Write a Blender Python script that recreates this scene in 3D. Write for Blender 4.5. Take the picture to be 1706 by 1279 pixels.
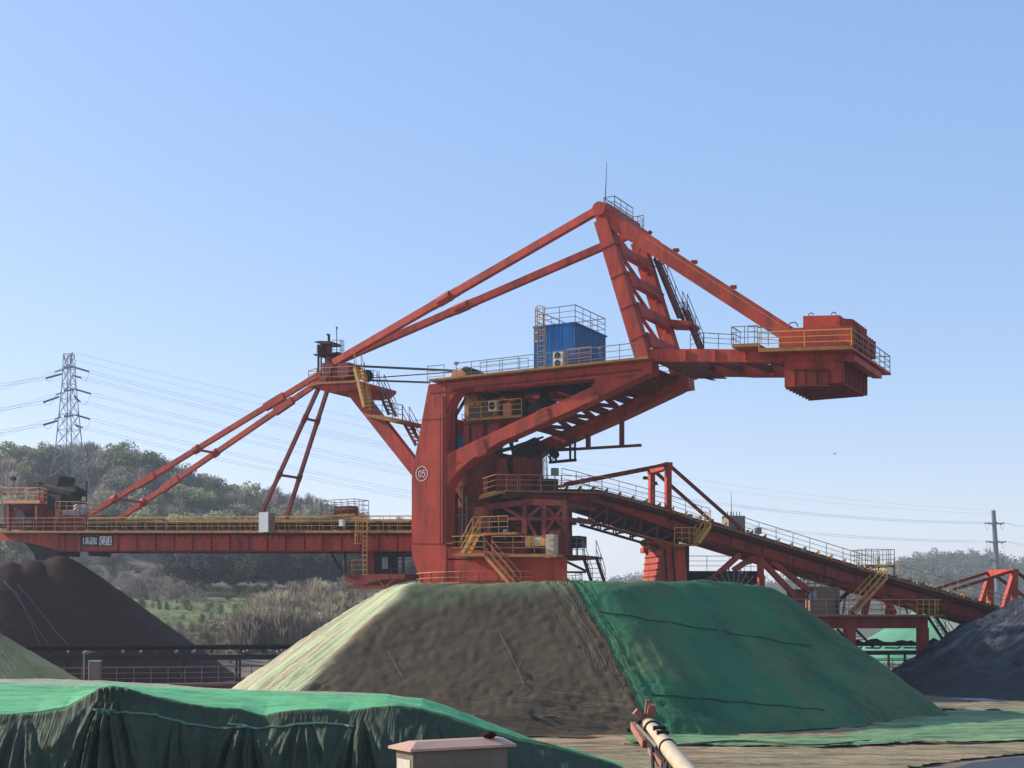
import bpy, math, random
import numpy as np
from mathutils import Vector, Matrix

# ---------------------------------------------------------------- camera, sky, sun, exposure
for o in list(bpy.data.objects):
    bpy.data.objects.remove(o)
scene = bpy.context.scene
COL = scene.collection
CX, YH, F, CAMZ = 853.0, 1040.0, 2250.0, 4.2      # picture centre column, horizon row, focal length (px), eye height
cam_d = bpy.data.cameras.new('camera'); cam = bpy.data.objects.new('camera', cam_d); COL.objects.link(cam)
cam.location = (0, 0, CAMZ); cam.rotation_euler = (math.radians(90), 0, 0)
cam_d.sensor_width = 36; cam_d.lens = F / 1706 * 36
cam_d.shift_y = (YH - 639.5) / 1706
cam_d.clip_start = .2; cam_d.clip_end = 9000
scene.camera = cam

SUN_AZ = math.radians(-69)     # measured from +Y (view direction) towards +X: the sun stands left, a little behind the scene
SUN_EL = math.radians(25)
w = bpy.data.worlds.new('World'); scene.world = w; w.use_nodes = True
nt = w.node_tree; bg = nt.nodes['Background']
sky = nt.nodes.new('ShaderNodeTexSky'); sky.sky_type = 'NISHITA'; sky.sun_disc = False
sky.sun_elevation = SUN_EL; sky.sun_rotation = SUN_AZ
sky.air_density = 1.0; sky.dust_density = 0.6; sky.ozone_density = 3.0
gm_ = nt.nodes.new('ShaderNodeGamma'); gm_.inputs[1].default_value = 0.42
hs_ = nt.nodes.new('ShaderNodeHueSaturation'); hs_.inputs['Saturation'].default_value = 1.8
nt.links.new(sky.outputs[0], gm_.inputs[0]); nt.links.new(gm_.outputs[0], hs_.inputs['Color'])
tn_ = nt.nodes.new('ShaderNodeMixRGB'); tn_.blend_type = 'MULTIPLY'; tn_.inputs[0].default_value = 1; tn_.inputs[2].default_value = (1.11, 1.005, 1.10, 1)
nt.links.new(hs_.outputs[0], tn_.inputs[1]); nt.links.new(tn_.outputs[0], bg.inputs[0]); bg.inputs[1].default_value = 0.15
sd = bpy.data.lights.new('sun', 'SUN'); so = bpy.data.objects.new('sun', sd); COL.objects.link(so)
sd.energy = 2.3; sd.angle = math.radians(0.6); sd.color = (1.0, .93, .82)
sdir = Vector((math.sin(SUN_AZ) * math.cos(SUN_EL), math.cos(SUN_AZ) * math.cos(SUN_EL), math.sin(SUN_EL)))
so.rotation_euler = sdir.to_track_quat('Z', 'Y').to_euler()
scene.view_settings.view_transform = 'Standard'; scene.view_settings.look = 'None'
scene.view_settings.exposure = 1.62; scene.view_settings.gamma = 1
scene.render.resolution_x = 1024; scene.render.resolution_y = 768
scene.render.engine = 'CYCLES'
scene.cycles.max_bounces = 5; scene.cycles.volume_bounces = 0; scene.cycles.transparent_max_bounces = 6

# ---------------------------------------------------------------- placing: a picture point on a real plane of the machine
def V(*a): return Vector(a)
def at(px, py, d):                       # point at distance d along the view axis
    return V((px - CX) / F * d, d, CAMZ + (YH - py) / F * d)
class Frame:
    """vertical plane family: near plane through column px0 at distance d0, turned by ang; b = metres behind the near plane"""
    def __init__(s, px0, d0, ang):
        s.A = V((px0 - CX) / F * d0, d0); a = math.radians(ang)
        s.u = V(math.cos(a), -math.sin(a), 0); s.c = V(math.sin(a), math.cos(a), 0)
    def q(s, px, py, b=0.0):
        rx = (px - CX) / F
        t = (s.A.x * s.c.x + s.A.y * s.c.y + b) / (rx * s.c.x + s.c.y)
        return V(rx * t, t, CAMZ + (YH - py) / F * t)
S = Frame(720, 85.0, 29)                 # slewing machine: right end nearer
T = Frame(850, 83.5, -17)                # tail conveyor and yard belt: right end further

# ---------------------------------------------------------------- mesh builder
class MB:
    def __init__(s): s.v = []; s.f = []; s.m = []; s.mi = 0; s.isl = []
    def mat(s, i): s.mi = i; return s
    def add(s, vs, fs):
        n = len(s.v); s.v += [tuple(v) for v in vs]
        f0 = len(s.f)
        for f in fs: s.f.append(tuple(i + n for i in f)); s.m.append(s.mi)
        s.isl.append((n, len(s.v), f0, len(s.f)))
        return s
    def hexa(s, p):                      # p: 8 points, bottom ring then top ring
        return s.add(p, [(3, 2, 1, 0), (4, 5, 6, 7), (0, 1, 5, 4), (1, 2, 6, 5), (2, 3, 7, 6), (3, 0, 4, 7)])
    def box(s, c, x, y, z):              # centre and three half-axis vectors
        c = V(*c)
        return s.hexa([c - x - y - z, c + x - y - z, c + x + y - z, c - x + y - z, c - x - y + z, c + x - y + z, c + x + y + z, c - x + y + z])
    def beam(s, p, q, wd, ht, up=None, side=None):
        d = (q - p); L = d.length
        if L < 1e-6: return s
        d = d / L
        if side is not None:
            sd_ = (side - d * side.dot(d)).normalized(); u_ = sd_.cross(d)
        else:
            up = up or V(0, 0, 1)
            if abs(d.dot(up)) > .98: up = V(0, 1, 0)
            sd_ = d.cross(up).normalized(); u_ = sd_.cross(d)
        return s.box((p + q) / 2, d * (L / 2), sd_ * (wd / 2), u_ * (ht / 2))
    def prism(s, pts, off):              # flat outline pts pushed along off
        n = len(pts); off = V(*off)
        vs = list(pts) + [p + off for p in pts]
        fs = [tuple(range(n)), tuple(range(2 * n - 1, n - 1, -1))]
        fs += [(i, i + n, (i + 1) % n + n, (i + 1) % n) for i in range(n)]
        return s.add(vs, fs)
    def tube(s, p, q, r, n=6, r2=None):
        r2 = r if r2 is None else r2
        d = q - p
        if d.length < 1e-6: return s
        d.normalize(); up = V(0, 0, 1) if abs(d.z) < .9 else V(1, 0, 0)
        a = d.cross(up).normalized(); b = a.cross(d); vs = []
        for (c, rr) in ((p, r), (q, r2)):
            for i in range(n):
                t = 2 * math.pi * (i + .5) / n
                vs.append(c + a * (rr * math.cos(t)) + b * (rr * math.sin(t)))
        fs = [tuple(range(n - 1, -1, -1)), tuple(range(n, 2 * n))] + [(i, (i + 1) % n, (i + 1) % n + n, i + n) for i in range(n)]
        return s.add(vs, fs)
    def path(s, pts, r, n=5):
        for a, b in zip(pts[:-1], pts[1:]): s.tube(a, b, r, n)
        return s
    def railing(s, pts, h=1.05, gap=1.25, rails=3, r=.026, posts=True, toe=False, n=4):
        up = V(0, 0, h)
        for a, b in zip(pts[:-1], pts[1:]):
            L = (b - a).length
            for k in range(rails):
                z = V(0, 0, h * (1 - k / rails * .98)); s.tube(a + z, b + z, r * (1.15 if k == 0 else .8), n)
            if posts:
                m = max(1, round(L / gap))
                for i in range(m + 1):
                    p = a + (b - a) * (i / m); s.tube(p, p + up, r, n)
            if toe: s.beam(a + V(0, 0, .06), b + V(0, 0, .06), .02, .12)
        return s
    def stair(s, p, q, wv, step=.25):    # p top, q foot, wv full width vector
        for k in (0, 1): s.beam(p + wv * k, q + wv * k, .05, .2)
        n = max(2, int(abs(p.z - q.z) / step))
        dirh = (q - p); dirh.z = 0; dirh = dirh.normalized() * .11 if dirh.length > .01 else V(0, .1, 0)
        for i in range(n):
            c = p + (q - p) * ((i + .5) / n) + wv * .5
            s.box(c, dirh, wv * .5, V(0, 0, .018))
        return s
    def ladder(s, p, q, wv, step=.3, r=.022):
        s.tube(p, q, r, 4); s.tube(p + wv, q + wv, r, 4)
        n = max(2, int((q - p).length / step))
        for i in range(n + 1):
            c = p + (q - p) * (i / n); s.tube(c, c + wv, r * .8, 4)
        return s
    def cage(s, p, q, wv, outv, step=.7, r=.02):
        n = max(1, int((q - p).length / step)); arc = []
        for k in range(7):
            t = math.pi * k / 6
            arc.append(wv * (.5 - .5 * math.cos(t)) + outv * math.sin(t))
        for i in range(n + 1):
            c = p + (q - p) * (i / n); s.path([c + a for a in arc], r, 4)
        for a in arc[1:-1:1]: s.tube(p + a, q + a, r * .8, 4)
        return s
    def cyl(s, p, q, r, n=18): return s.tube(p, q, r, n)
    def build(s, name, mats, parent=None, base=None, smooth=False):
        if parent is not None and len(s.isl) > 1:      # pieces that stand apart become parts of their own
            n = len(s.isl); P = np.array(s.v)
            lo = np.array([P[i0:i1].min(0) for i0, i1, _, _ in s.isl]); hi = np.array([P[i0:i1].max(0) for i0, i1, _, _ in s.isl]); size = (hi - lo).max(1)
            grp = list(range(n))
            def find(i):
                while grp[i] != i: grp[i] = grp[grp[i]]; i = grp[i]
                return i
            for i in range(n):
                gap = np.maximum(0, np.maximum(lo[i] - hi[i:], lo[i:] - hi[i])); near = np.sqrt((gap ** 2).sum(1)) <= np.maximum(.02, .5 * np.maximum(size[i], size[i:]))
                for j in np.nonzero(near)[0]: grp[find(i + int(j))] = find(i)
            roots = [find(i) for i in range(n)]; ids = list(dict.fromkeys(roots))
            if len(ids) > 1:
                first = None
                for r_ in ids:
                    m_ = MB()
                    for k_, (i0, i1, f0, f1) in enumerate(s.isl):
                        if roots[k_] != r_: continue
                        off = len(m_.v) - i0; m_.v += s.v[i0:i1]; m_.f += [tuple(x + off for x in f) for f in s.f[f0:f1]]; m_.m += s.m[f0:f1]
                    o = m_._build(name, mats, parent, base, smooth); first = first or o
                return first
        return s._build(name, mats, parent, base, smooth)
    def _build(s, name, mats, parent=None, base=None, smooth=False):
        root = parent
        while root is not None and root.parent is not None: root = root.parent
        org = root.location if root is not None else V(*(base if base is not None else (0, 0, 0)))
        me = bpy.data.meshes.new(name)
        me.from_pydata([(v[0] - org[0], v[1] - org[1], v[2] - org[2]) for v in s.v], [], s.f)
        mats = mats if isinstance(mats, (list, tuple)) else [mats]
        for m in mats: me.materials.append(m)
        if len(mats) > 1: me.polygons.foreach_set('material_index', s.m)
        if smooth: me.polygons.foreach_set('use_smooth', [True] * len(me.polygons))
        me.update()
        o = bpy.data.objects.new(name, me); COL.objects.link(o)
        if parent is not None: o.parent = parent
        else: o.location = org
        return o

def tag(o, label=None, cat=None, group=None, kind=None):
    if label: o['label'] = label
    if cat: o['category'] = cat
    if group: o['group'] = group
    if kind: o['kind'] = kind
    return o
def thing(name, label, cat, loc, group=None):
    o = bpy.data.objects.new(name, None); COL.objects.link(o); o.location = V(*loc); o.empty_display_size = .5
    return tag(o, label, cat, group)
def copy_thing(root, loc, rotz=0, scale=1.0, label=None):
    r = root.copy(); COL.objects.link(r); r.location = V(*loc); r.rotation_euler = (0, 0, rotz); r.scale = (scale,) * 3
    if label: r['label'] = label
    for ch in list(root.children):
        c = ch.copy(); COL.objects.link(c); c.parent = r
        for g in list(ch.children):
            d = g.copy(); COL.objects.link(d); d.parent = c
    return r
def grid_obj(name, X, Y, Z, mats, mask=None, base=(0, 0, 0), smooth=True, midx=None, attr=None, flow=None):
    """a sheet from 2-D arrays of points; mask keeps faces"""
    h, wd = X.shape
    vs = np.stack([X.ravel() - base[0], Y.ravel() - base[1], Z.ravel() - base[2]], 1).astype(np.float32)
    I = np.arange(h * wd).reshape(h, wd)
    q = np.stack([I[:-1, :-1], I[:-1, 1:], I[1:, 1:], I[1:, :-1]], -1).reshape(-1, 4)
    mi = None if midx is None else midx.ravel()
    if mask is not None:
        k = mask.ravel(); q = q[k]; mi = None if mi is None else mi[k]
    used = np.unique(q); rm = np.full(h * wd, -1); rm[used] = np.arange(len(used)); q = rm[q]; vs = vs[used]
    o = mesh_np(name, vs, q, mats, base, smooth, mi)
    if attr is not None:
        a = o.data.color_attributes.new('tint', 'FLOAT_COLOR', 'POINT'); a.data.foreach_set('color', attr.reshape(-1, 4)[used].astype(np.float32).ravel())
    if flow is not None:
        a = o.data.attributes.new('flow', 'FLOAT_VECTOR', 'POINT'); a.data.foreach_set('vector', np.stack(flow, -1).reshape(-1, 3)[used].astype(np.float32).ravel())
    return o
def mesh_np(name, vs, q, mats, base=(0, 0, 0), smooth=False, mi=None, parent=None):
    me = bpy.data.meshes.new(name); n = len(q); k = q.shape[1]
    me.vertices.add(len(vs)); me.vertices.foreach_set('co', vs.astype(np.float32).ravel())
    me.loops.add(n * k); me.loops.foreach_set('vertex_index', q.astype(np.int32).ravel())
    me.polygons.add(n); me.polygons.foreach_set('loop_start', np.arange(0, n * k, k, dtype=np.int32))
    me.polygons.foreach_set('loop_total', np.full(n, k, np.int32))
    for m in (mats if isinstance(mats, (list, tuple)) else [mats]): me.materials.append(m)
    if mi is not None: me.polygons.foreach_set('material_index', mi.astype(np.int32))
    me.polygons.foreach_set('use_smooth', np.full(n, smooth))
    me.update(calc_edges=True)
    o = bpy.data.objects.new(name, me); COL.objects.link(o)
    if parent is not None: o.parent = parent
    else: o.location = base
    return o

# ---------------------------------------------------------------- numpy noise
def vnoise(x, y, seed=0):
    xi = np.floor(x).astype(np.int64); yi = np.floor(y).astype(np.int64); fx = x - xi; fy = y - yi
    fx = fx * fx * (3 - 2 * fx); fy = fy * fy * (3 - 2 * fy)
    def h(a, b):
        n = (a * 374761393 + b * 668265263 + seed * 1442695041) & 0x7fffffff
        n = ((n ^ (n >> 13)) * 1274126177) & 0x7fffffff
        return ((n ^ (n >> 16)) & 0xffff) / 65535.0
    return (h(xi, yi) * (1 - fx) + h(xi + 1, yi) * fx) * (1 - fy) + (h(xi, yi + 1) * (1 - fx) + h(xi + 1, yi + 1) * fx) * fy
def fbm(x, y, seed=0, oct=4):
    x = np.asarray(x, float); y = np.asarray(y, float)
    s = 0; a = .5
    for k in range(oct): s = s + a * (vnoise(x, y, seed + k * 7) - .5); x = x * 2.03 + 5.1; y = y * 2.03 + 3.7; a *= .5
    return s * 2
def smin(a, b, k):
    h = np.clip(.5 + .5 * (b - a) / k, 0, 1); return b * (1 - h) + a * h - k * h * (1 - h)
def smooth(x): x = np.clip(x, 0, 1); return x * x * (3 - 2 * x)

# ---------------------------------------------------------------- materials
def mat(name, col, rough=.6, metal=0.0, var=.12, vscale=1.2, spec=.4, bump=0.0, bscale=20.0, streak=0.0, dirt=None, dirt_amt=0.0, dscale=.8, sheen=0.0):
    m = bpy.data.materials.new(name); m.use_nodes = True; n = m.node_tree.nodes; l = m.node_tree.links
    b = n['Principled BSDF']; b.inputs['Roughness'].default_value = rough; b.inputs['Metallic'].default_value = metal
    b.inputs['Specular IOR Level'].default_value = spec
    tc = n.new('ShaderNodeTexCoord')
    no = n.new('ShaderNodeTexNoise'); no.inputs['Scale'].default_value = vscale; no.inputs['Detail'].default_value = 6; no.inputs['Roughness'].default_value = .65
    l.new(tc.outputs['Object'], no.inputs['Vector'])
    rp = n.new('ShaderNodeValToRGB'); rp.color_ramp.elements[0].position = .3; rp.color_ramp.elements[1].position = .7
    rp.color_ramp.elements[0].color = (*[c * (1 - var) for c in col], 1); rp.color_ramp.elements[1].color = (*[min(1, c * (1 + var)) for c in col], 1)
    l.new(no.outputs['Fac'], rp.inputs['Fac']); last = rp.outputs['Color']
    if dirt is not None:
        mp = n.new('ShaderNodeMapping'); mp.inputs['Scale'].default_value = (1, 1, .18 if streak else 1)
        l.new(tc.outputs['Object'], mp.inputs['Vector'])
        dn = n.new('ShaderNodeTexNoise'); dn.inputs['Scale'].default_value = dscale; dn.inputs['Detail'].default_value = 8; dn.inputs['Roughness'].default_value = .7
        l.new(mp.outputs[0], dn.inputs['Vector'])
        dr = n.new('ShaderNodeValToRGB'); dr.color_ramp.elements[0].position = .46; dr.color_ramp.elements[1].position = .68
        dr.color_ramp.elements[1].color = (dirt_amt,) * 3 + (1,)
        l.new(dn.outputs['Fac'], dr.inputs['Fac'])
        mx = n.new('ShaderNodeMixRGB'); mx.inputs[2].default_value = (*dirt, 1)
        l.new(dr.outputs['Color'], mx.inputs[0]); l.new(last, mx.inputs[1]); last = mx.outputs[0]
    l.new(last, b.inputs['Base Color'])
    if bump:
        bn = n.new('ShaderNodeTexNoise'); bn.inputs['Scale'].default_value = bscale; bn.inputs['Detail'].default_value = 5
        l.new(tc.outputs['Object'], bn.inputs['Vector'])
        bp = n.new('ShaderNodeBump'); bp.inputs['Strength'].default_value = bump; bp.inputs['Distance'].default_value = .05
        l.new(bn.outputs['Fac'], bp.inputs['Height']); l.new(bp.outputs[0], b.inputs['Normal'])
    if sheen: b.inputs['Sheen Weight'].default_value = sheen
    return m
RED = mat('red_paint', (.49, .060, .032), .6, var=.22, vscale=.45, spec=.15, dirt=(.11, .028, .016), dirt_amt=.8, streak=1, dscale=1.3)
REDD = mat('grimy_shaded_red', (.22, .036, .024), .65, var=.2, vscale=.8, spec=.15, dirt=(.045, .02, .015), dirt_amt=.75, streak=1, dscale=1.0)  # darker than RED: grime plus shade of the inner machine painted in
OCHRE = mat('ochre_paint', (.40, .17, .04), .65, spec=.2, var=.25, vscale=1.5, dirt=(.16, .06, .03), dirt_amt=.6, dscale=2)
YEL = mat('yellow_rail_paint', (.62, .33, .05), .5, var=.2, vscale=2)
ORR = mat('orange_rail_paint', (.58, .21, .07), .5, var=.2, vscale=2)
GREY = mat('galvanised_rail', (.20, .19, .14), .5, metal=.2, var=.15)
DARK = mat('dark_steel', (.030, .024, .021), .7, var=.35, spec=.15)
RUBBER = mat('black_rubber', (.018, .015, .013), .85, var=.25, spec=.1)
DKGREEN = mat('dark_green_sheath', (.022, .045, .042), .55, var=.2)
BLUE = mat('blue_sheet', (.02, .18, .46), .5, var=.1, vscale=.8, spec=.2, dirt=(.02, .08, .2), dirt_amt=.5, streak=1)
WHITE = mat('white_enamel', (.72, .73, .70), .4, var=.06, dirt=(.4, .36, .3), dirt_amt=.35)
CREAM = mat('cream_enamel', (.55, .50, .40), .5, var=.1, dirt=(.3, .22, .15), dirt_amt=.4)
BROWN = mat('brown_panel', (.22, .13, .085), .6, var=.15)
MARK = mat('white_marking', (.78, .74, .70), .6, var=.06)
SIGNB = mat('sign_blue', (.05, .10, .22), .5, var=.1)
GLASS = mat('dark_glass', (.10, .14, .18), .12, var=.1, spec=.7)
STEEL = mat('pylon_steel', (.20, .22, .235), .6, var=.12)
INSUL = mat('insulator', (.05, .07, .08), .4, var=.1)
WIRE = mat('wire', (.22, .25, .29), .5, var=.05)
# ================================================================ the slewing stacker
q = S.q; c = S.c; u = S.u; W = 6.7
def pl(pts, b): return [q(x, y, b) for x, y in pts]
def plate(mb, pts, b0, b1): mb.prism(pl(pts, b0), c * (b1 - b0)); return mb
def bm(mb, a, b, wd, ht, ba, bb=None):            # beam between two picture points on planes ba, bb; ht in the vertical plane
    return mb.beam(q(*a, ba), q(*b, ba if bb is None else bb), wd, ht, side=c)
base = q(830, 975, W / 2); base.z = 0
st = thing('stacker', 'huge red stacker machine marked 05 with long left boom, braced mast and counterweight', 'stacker', base)
part = lambda name, mb, m, par=st, **k: mb.build(name, m, par, **k)

# ---- portal frames (near and far), each a column, a deck beam and a curved brace
COLP = [(714, 640), (743, 637.3), (743, 912), (745, 975), (703, 975), (686, 925), (686, 797), (690, 770)]
BEAMP = [(743, 637.3), (1085, 600.5), (1087, 621), (1003, 629.5), (960, 633), (764, 650), (757, 656), (750, 668), (743, 684)]
BRACEP = [(743, 757), (860, 701), (960, 656), (985, 644), (992, 637), (990, 630), (1003, 629), (1086, 621), (1086, 615.5), (1068, 626.5), (960, 679), (860, 724), (831, 736), (812, 748), (789, 762), (765, 781), (750, 800), (743, 815)]
for k in (0, 1):
    o0 = 0 if k == 0 else W - 1.1
    mb = MB()
    plate(mb, COLP, o0, o0 + 1.1)
    # keep the elevation outline: far frame is the near one pushed along the cross direction
    for poly, e in ((BEAMP, .012), (BRACEP, .022)):
        mb.prism([p + c * (o0 + e) for p in pl(poly, 0)], c * (1.1 - 2 * e))
    if k == 1:
        mb = MB(); mb.prism([p + c * o0 for p in pl(COLP, 0)], c * 1.1)
        for poly, e in ((BEAMP, .012), (BRACEP, .022)): mb.prism([p + c * (o0 + e) for p in pl(poly, 0)], c * (1.1 - 2 * e))
    fr = part('portal_frame', mb, RED)
    sm = MB()
    off = V(0, 0, 0) if k == 0 else c * o0
    for a, b_ in (((743.4, 640), (743.4, 972)), ((690, 700), (743, 697)), ((687, 905), (743, 906)), ((743, 775), (765, 767)), ((716, 655), (764, 650))):
        sm.beam(q(*a, -.012) + off, q(*b_, -.012) + off, .02, .035, side=c)
    sm.build('weld_seam', REDD, fr)
    if k == 0:
        # painted number: a ring with 0 and 5
        nm = MB(); ctr = q(702.5, 789, -.014); R = 11.3 * .0378
        ring = [(R * math.cos(t), R * 1.08 * math.sin(t)) for t in [2 * math.pi * i / 40 for i in range(41)]]
        def stroke(pts, w_=.05):
            for a, b_ in zip(pts[:-1], pts[1:]):
                nm.beam(ctr + u * a[0] + V(0, 0, a[1]), ctr + u * b_[0] + V(0, 0, b_[1]), .008, w_, side=c)
        stroke(ring, .045)
        z0 = [(-.135 + .095 * math.cos(t), .2 * math.sin(t)) for t in [2 * math.pi * i / 24 for i in range(25)]]
        stroke(z0)
        stroke([(.235, .2), (.08, .2), (.06, .03), (.11, .06), (.17, .06), (.22, .02), (.24, -.06), (.22, -.15), (.17, -.2), (.1, -.2), (.05, -.15)])
        nm.build('number_marking', MARK, fr)

# ---- cross members between the two frames
mb = MB()
for px, py in ((752, 645), (800, 640), (850, 634), (905, 628.5), (960, 622), (1040, 614)):
    p = q(px, py, 1.1); mb.beam(p, p + c * (W - 2.2), .45, .5)
for px, py in ((714, 700), (730, 948), (760, 766)):
    p = q(px, py, 1.1); mb.beam(p, p + c * (W - 2.2), .6, .9)
part('cross_girder', mb, RED)
mb = MB()
lace = [(875, 707), (915, 688), (955, 669), (995, 650), (1035, 632), (1070, 617)]
for i, (px, py) in enumerate(lace):
    p = q(px, py, 1.1); mb.beam(p, p + c * (W - 2.2), .55, .28)
    if i:
        a = q(*lace[i - 1], 1.1)
        m1 = (a + c * (W - 2.2) + p + c * (W - 2.2)) / 2
        mb.beam(a, m1, .3, .2); mb.beam(p, m1, .3, .2)
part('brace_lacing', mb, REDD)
mb = MB()     # underside deck plates between the beams, with gaps
for x0, x1, y0, y1, b0, b1 in ((760, 840, 647, 639, 1.2, 5.5), (868, 900, 636, 632, 1.2, 5.5), (985, 1030, 622, 617, 1.2, 5.5), (1045, 1084, 616, 611, 1.2, 5.5), (840, 868, 639, 636, 1.2, 2.6), (900, 985, 632, 622, 1.2, 2.2), (905, 985, 632, 622, 3.6, 5.5)):
    mb.prism([q(x0, y0, b0), q(x1, y1, b0), q(x1, y1, b0) + c * (b1 - b0), q(x0, y0, b0) + c * (b1 - b0)], V(0, 0, .06))
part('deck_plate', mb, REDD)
# deck edge (ochre kick strip), overhanging walkway on near and far side
for b0, b1 in ((-.55, .55), (W - .5, W + .5)):
    mb = MB(); a, d = q(722, 637, 0), q(1086, 599.5, 0)
    mb.prism([a + c * b0, d + c * b0, d + c * b1, a + c * b1], V(0, 0, .13))
    part('walkway', mb, OCHRE)
mb = MB(); mb.railing([q(760, 633.3, -.5), q(890, 619.3, -.5), q(1062, 601, -.5)], gap=1.15); part('railing', mb, GREY)
mb = MB(); mb.railing([q(712, 638, -.5), q(740, 635.5, -.5)], gap=.9); part('railing', mb, GREY)
mb = MB(); mb.railing([q(714, 637, 0) + c * (W + .4), q(1085, 600, 0) + c * (W + .4)], gap=1.5); part('railing', mb, GREY)
mb = MB(); mb.railing([q(800, 629, 2.0), q(866, 622, 2.0), q(880, 621, 4)], h=.95, gap=1.4); part('railing', mb, GREY)

# ---- lower body: slewing platform, pedestal, gantry
mb = MB(); za_, zb_ = q(945, 928, .06).z, q(945, 976, .06).z
fp = [q(743, 976, .06), q(945, 976, .06), q(943.5, 976, 3.6), q(925, 976, W - .3), q(790, 976, W - .06)]
mb.prism([V(p.x, p.y, zb_) for p in fp], V(0, 0, za_ - zb_)); plate(mb, [(743.5, 911), (900, 927), (900, 930), (743.5, 930)], .07, .6); part('slewing_platform', mb, RED)
pc = q(832, 975, W / 2)
mb = MB(); z0 = pc.z + .1
mb.cyl(V(pc.x, pc.y, z0 - .9), V(pc.x, pc.y, z0 + .05), 4.3, 36); mb.cyl(V(pc.x, pc.y, z0 - 1.6), V(pc.x, pc.y, z0 - .9), 3.9, 36)
part('slewing_ring', mb, REDD)
mb = MB()
for k in (-1, 1):
    a = V(pc.x, pc.y, z0 - 2.2) + T.u * -6 + T.c * (3.6 * k); mb.beam(a, a + T.u * 12, 1.1, 1.3)
    for j in (-5.4, 5.4):
        t_ = V(pc.x, pc.y, z0 - 2.2) + T.u * j + T.c * (3.6 * k); mb.beam(t_, V(t_.x, t_.y, .9), 1.0, 1.0, up=V(0, 1, 0))
        mb.box((t_.x, t_.y, .6), T.u * 1.6, T.c * .35, V(0, 0, .35))
for j in (-4, 4):
    a = V(pc.x, pc.y, z0 - 2.2) + T.u * j - T.c * 3.2; mb.beam(a, a + T.c * 6.4, .9, 1.1)
part('travel_gantry', mb, REDD)
# ring walkway rail
mb = MB(); R = 5.3; zz = pc.z + (975 - 963) / F * pc.y - 1.05 + .25
pts = [V(pc.x + R * math.cos(t), pc.y + R * math.sin(t), zz) for t in [2 * math.pi * i / 28 for i in range(29)]]
mb.railing(pts, gap=1.3); part('railing', mb, ORR)
mb = MB()
for a, b_ in zip(pts[:-1], pts[1:]):
    ci = V(pc.x, pc.y, zz); mb.prism([a, b_, ci + (b_ - ci) * .8, ci + (a - ci) * .8], V(0, 0, -.1))
part('ring_walkway', mb, OCHRE)

# ---- lower deck on the near side with rails, stairs, cabinets
mb = MB(); plate(mb, [(753, 922), (807, 921), (807, 926), (753, 927)], -1.6, .05); plate(mb, [(807, 922.5), (928, 922.5), (928, 927.5), (807, 927.5)], -.9, .04)
dk = part('lower_deck', mb, OCHRE)
mb = MB(); mb.railing([q(753, 922, -1.55), q(806, 921, -1.55)], gap=1.0); mb.railing([q(753, 922, -1.55), q(753, 922, -.1)], gap=1.0); mb.build('railing', YEL, dk)
mb = MB(); mb.railing([q(820, 922.5, -.85), q(926, 922.5, -.85)], gap=1.4); mb.build('railing', ORR, dk)
def stair_part(top, foot, wv, m=ORR, rail_h=1.0, par=st, name='stair', tread=None):
    mb = MB(); mb.stair(top, foot, wv); s_ = part(name, mb, tread or m, par)
    mb = MB()
    for k in (0, 1):
        a, b_ = top + wv * k, foot + wv * k
        for h in (rail_h, rail_h * .5): mb.tube(a + V(0, 0, h), b_ + V(0, 0, h), .028, 4)
        n = max(2, int((a - b_).length / 1.1))
        for i in range(n + 1): p = a + (b_ - a) * (i / n); mb.tube(p, p + V(0, 0, rail_h), .026, 4)
    (mb.build('stair_railing', m, s_) if par is st else mb.build('stair_railing', m, par))
    return s_
stair_part(q(808, 926, -1.5), q(856, 981, -1.5), c * .8, ORR)
stair_part(q(787, 890, -1.2), q(768, 926, -1.2), c * .8, YEL)
mb = MB(); plate(mb, [(787, 888), (860, 886), (860, 890), (787, 892)], -.4, 1.4); d2 = part('landing', mb, OCHRE)
mb = MB(); mb.railing([q(800, 888, -.35), q(846, 886.5, -.35)], gap=.7, h=1.0); mb.build('railing', YEL, d2)
mb = MB(); mb.railing([q(788, 888, .9), q(800, 888, .9)], gap=.7, h=1.0); mb.build('railing', YEL, d2)
mb = MB(); mb.box(q(893, 903, .5), u * .55, c * .35, V(0, 0, .27)); 
mb.mat(1).box(q(884, 903, .2), u * .14, c * .3, V(0, 0, .3)); mb.box(q(907, 903, .2), u * .14, c * .3, V(0, 0, .24)); part('yellow_motor_box', mb, [CREAM, YEL])
mb = MB(); mb.box(q(920, 908, -.1), u * .26, c * .35, V(0, 0, .62)); mb.mat(1)
for z in (-.35, 0, .35): mb.box(q(920, 908, -.47) + V(0, 0, z), u * .24, c * .01, V(0, 0, .012))
part('control_cabinet', mb, [CREAM, BROWN])
mb = MB(); mb.box(q(935, 905, 1.0), u * .35, c * .8, V(0, 0, .75)); mb.mat(1).box(q(958, 903, 2.2), u * .55, c * .5, V(0, 0, .35)); mb.beam(q(953, 909, 2.2), q(953, 925, 2.2), .08, .08); mb.beam(q(962, 909, 2.2), q(962, 925, 2.2), .08, .08); part('equipment_box', mb, [REDD, DARK])
# side platform and stair on the right
mb = MB(); plate(mb, [(925, 923), (976, 925), (980, 929), (925, 932)], 1.6, 3.8); bm(mb, (945, 936), (976, 951), .14, .14, 2.0); bm(mb, (945, 953), (976, 953), .12, .12, 2.0); p2 = part('side_platform', mb, REDD)
mb = MB(); mb.railing([q(950, 925, 1.7), q(970, 925, 1.7)], gap=.5); mb.railing([q(950, 925, 3.6), q(974, 925, 3.6)], gap=.5); mb.build('railing', GREY, p2)
stair_part(q(972, 928, 1.8), q(987, 974, 1.8), c * .0 + u * .85, GREY, tread=DARK)

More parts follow.
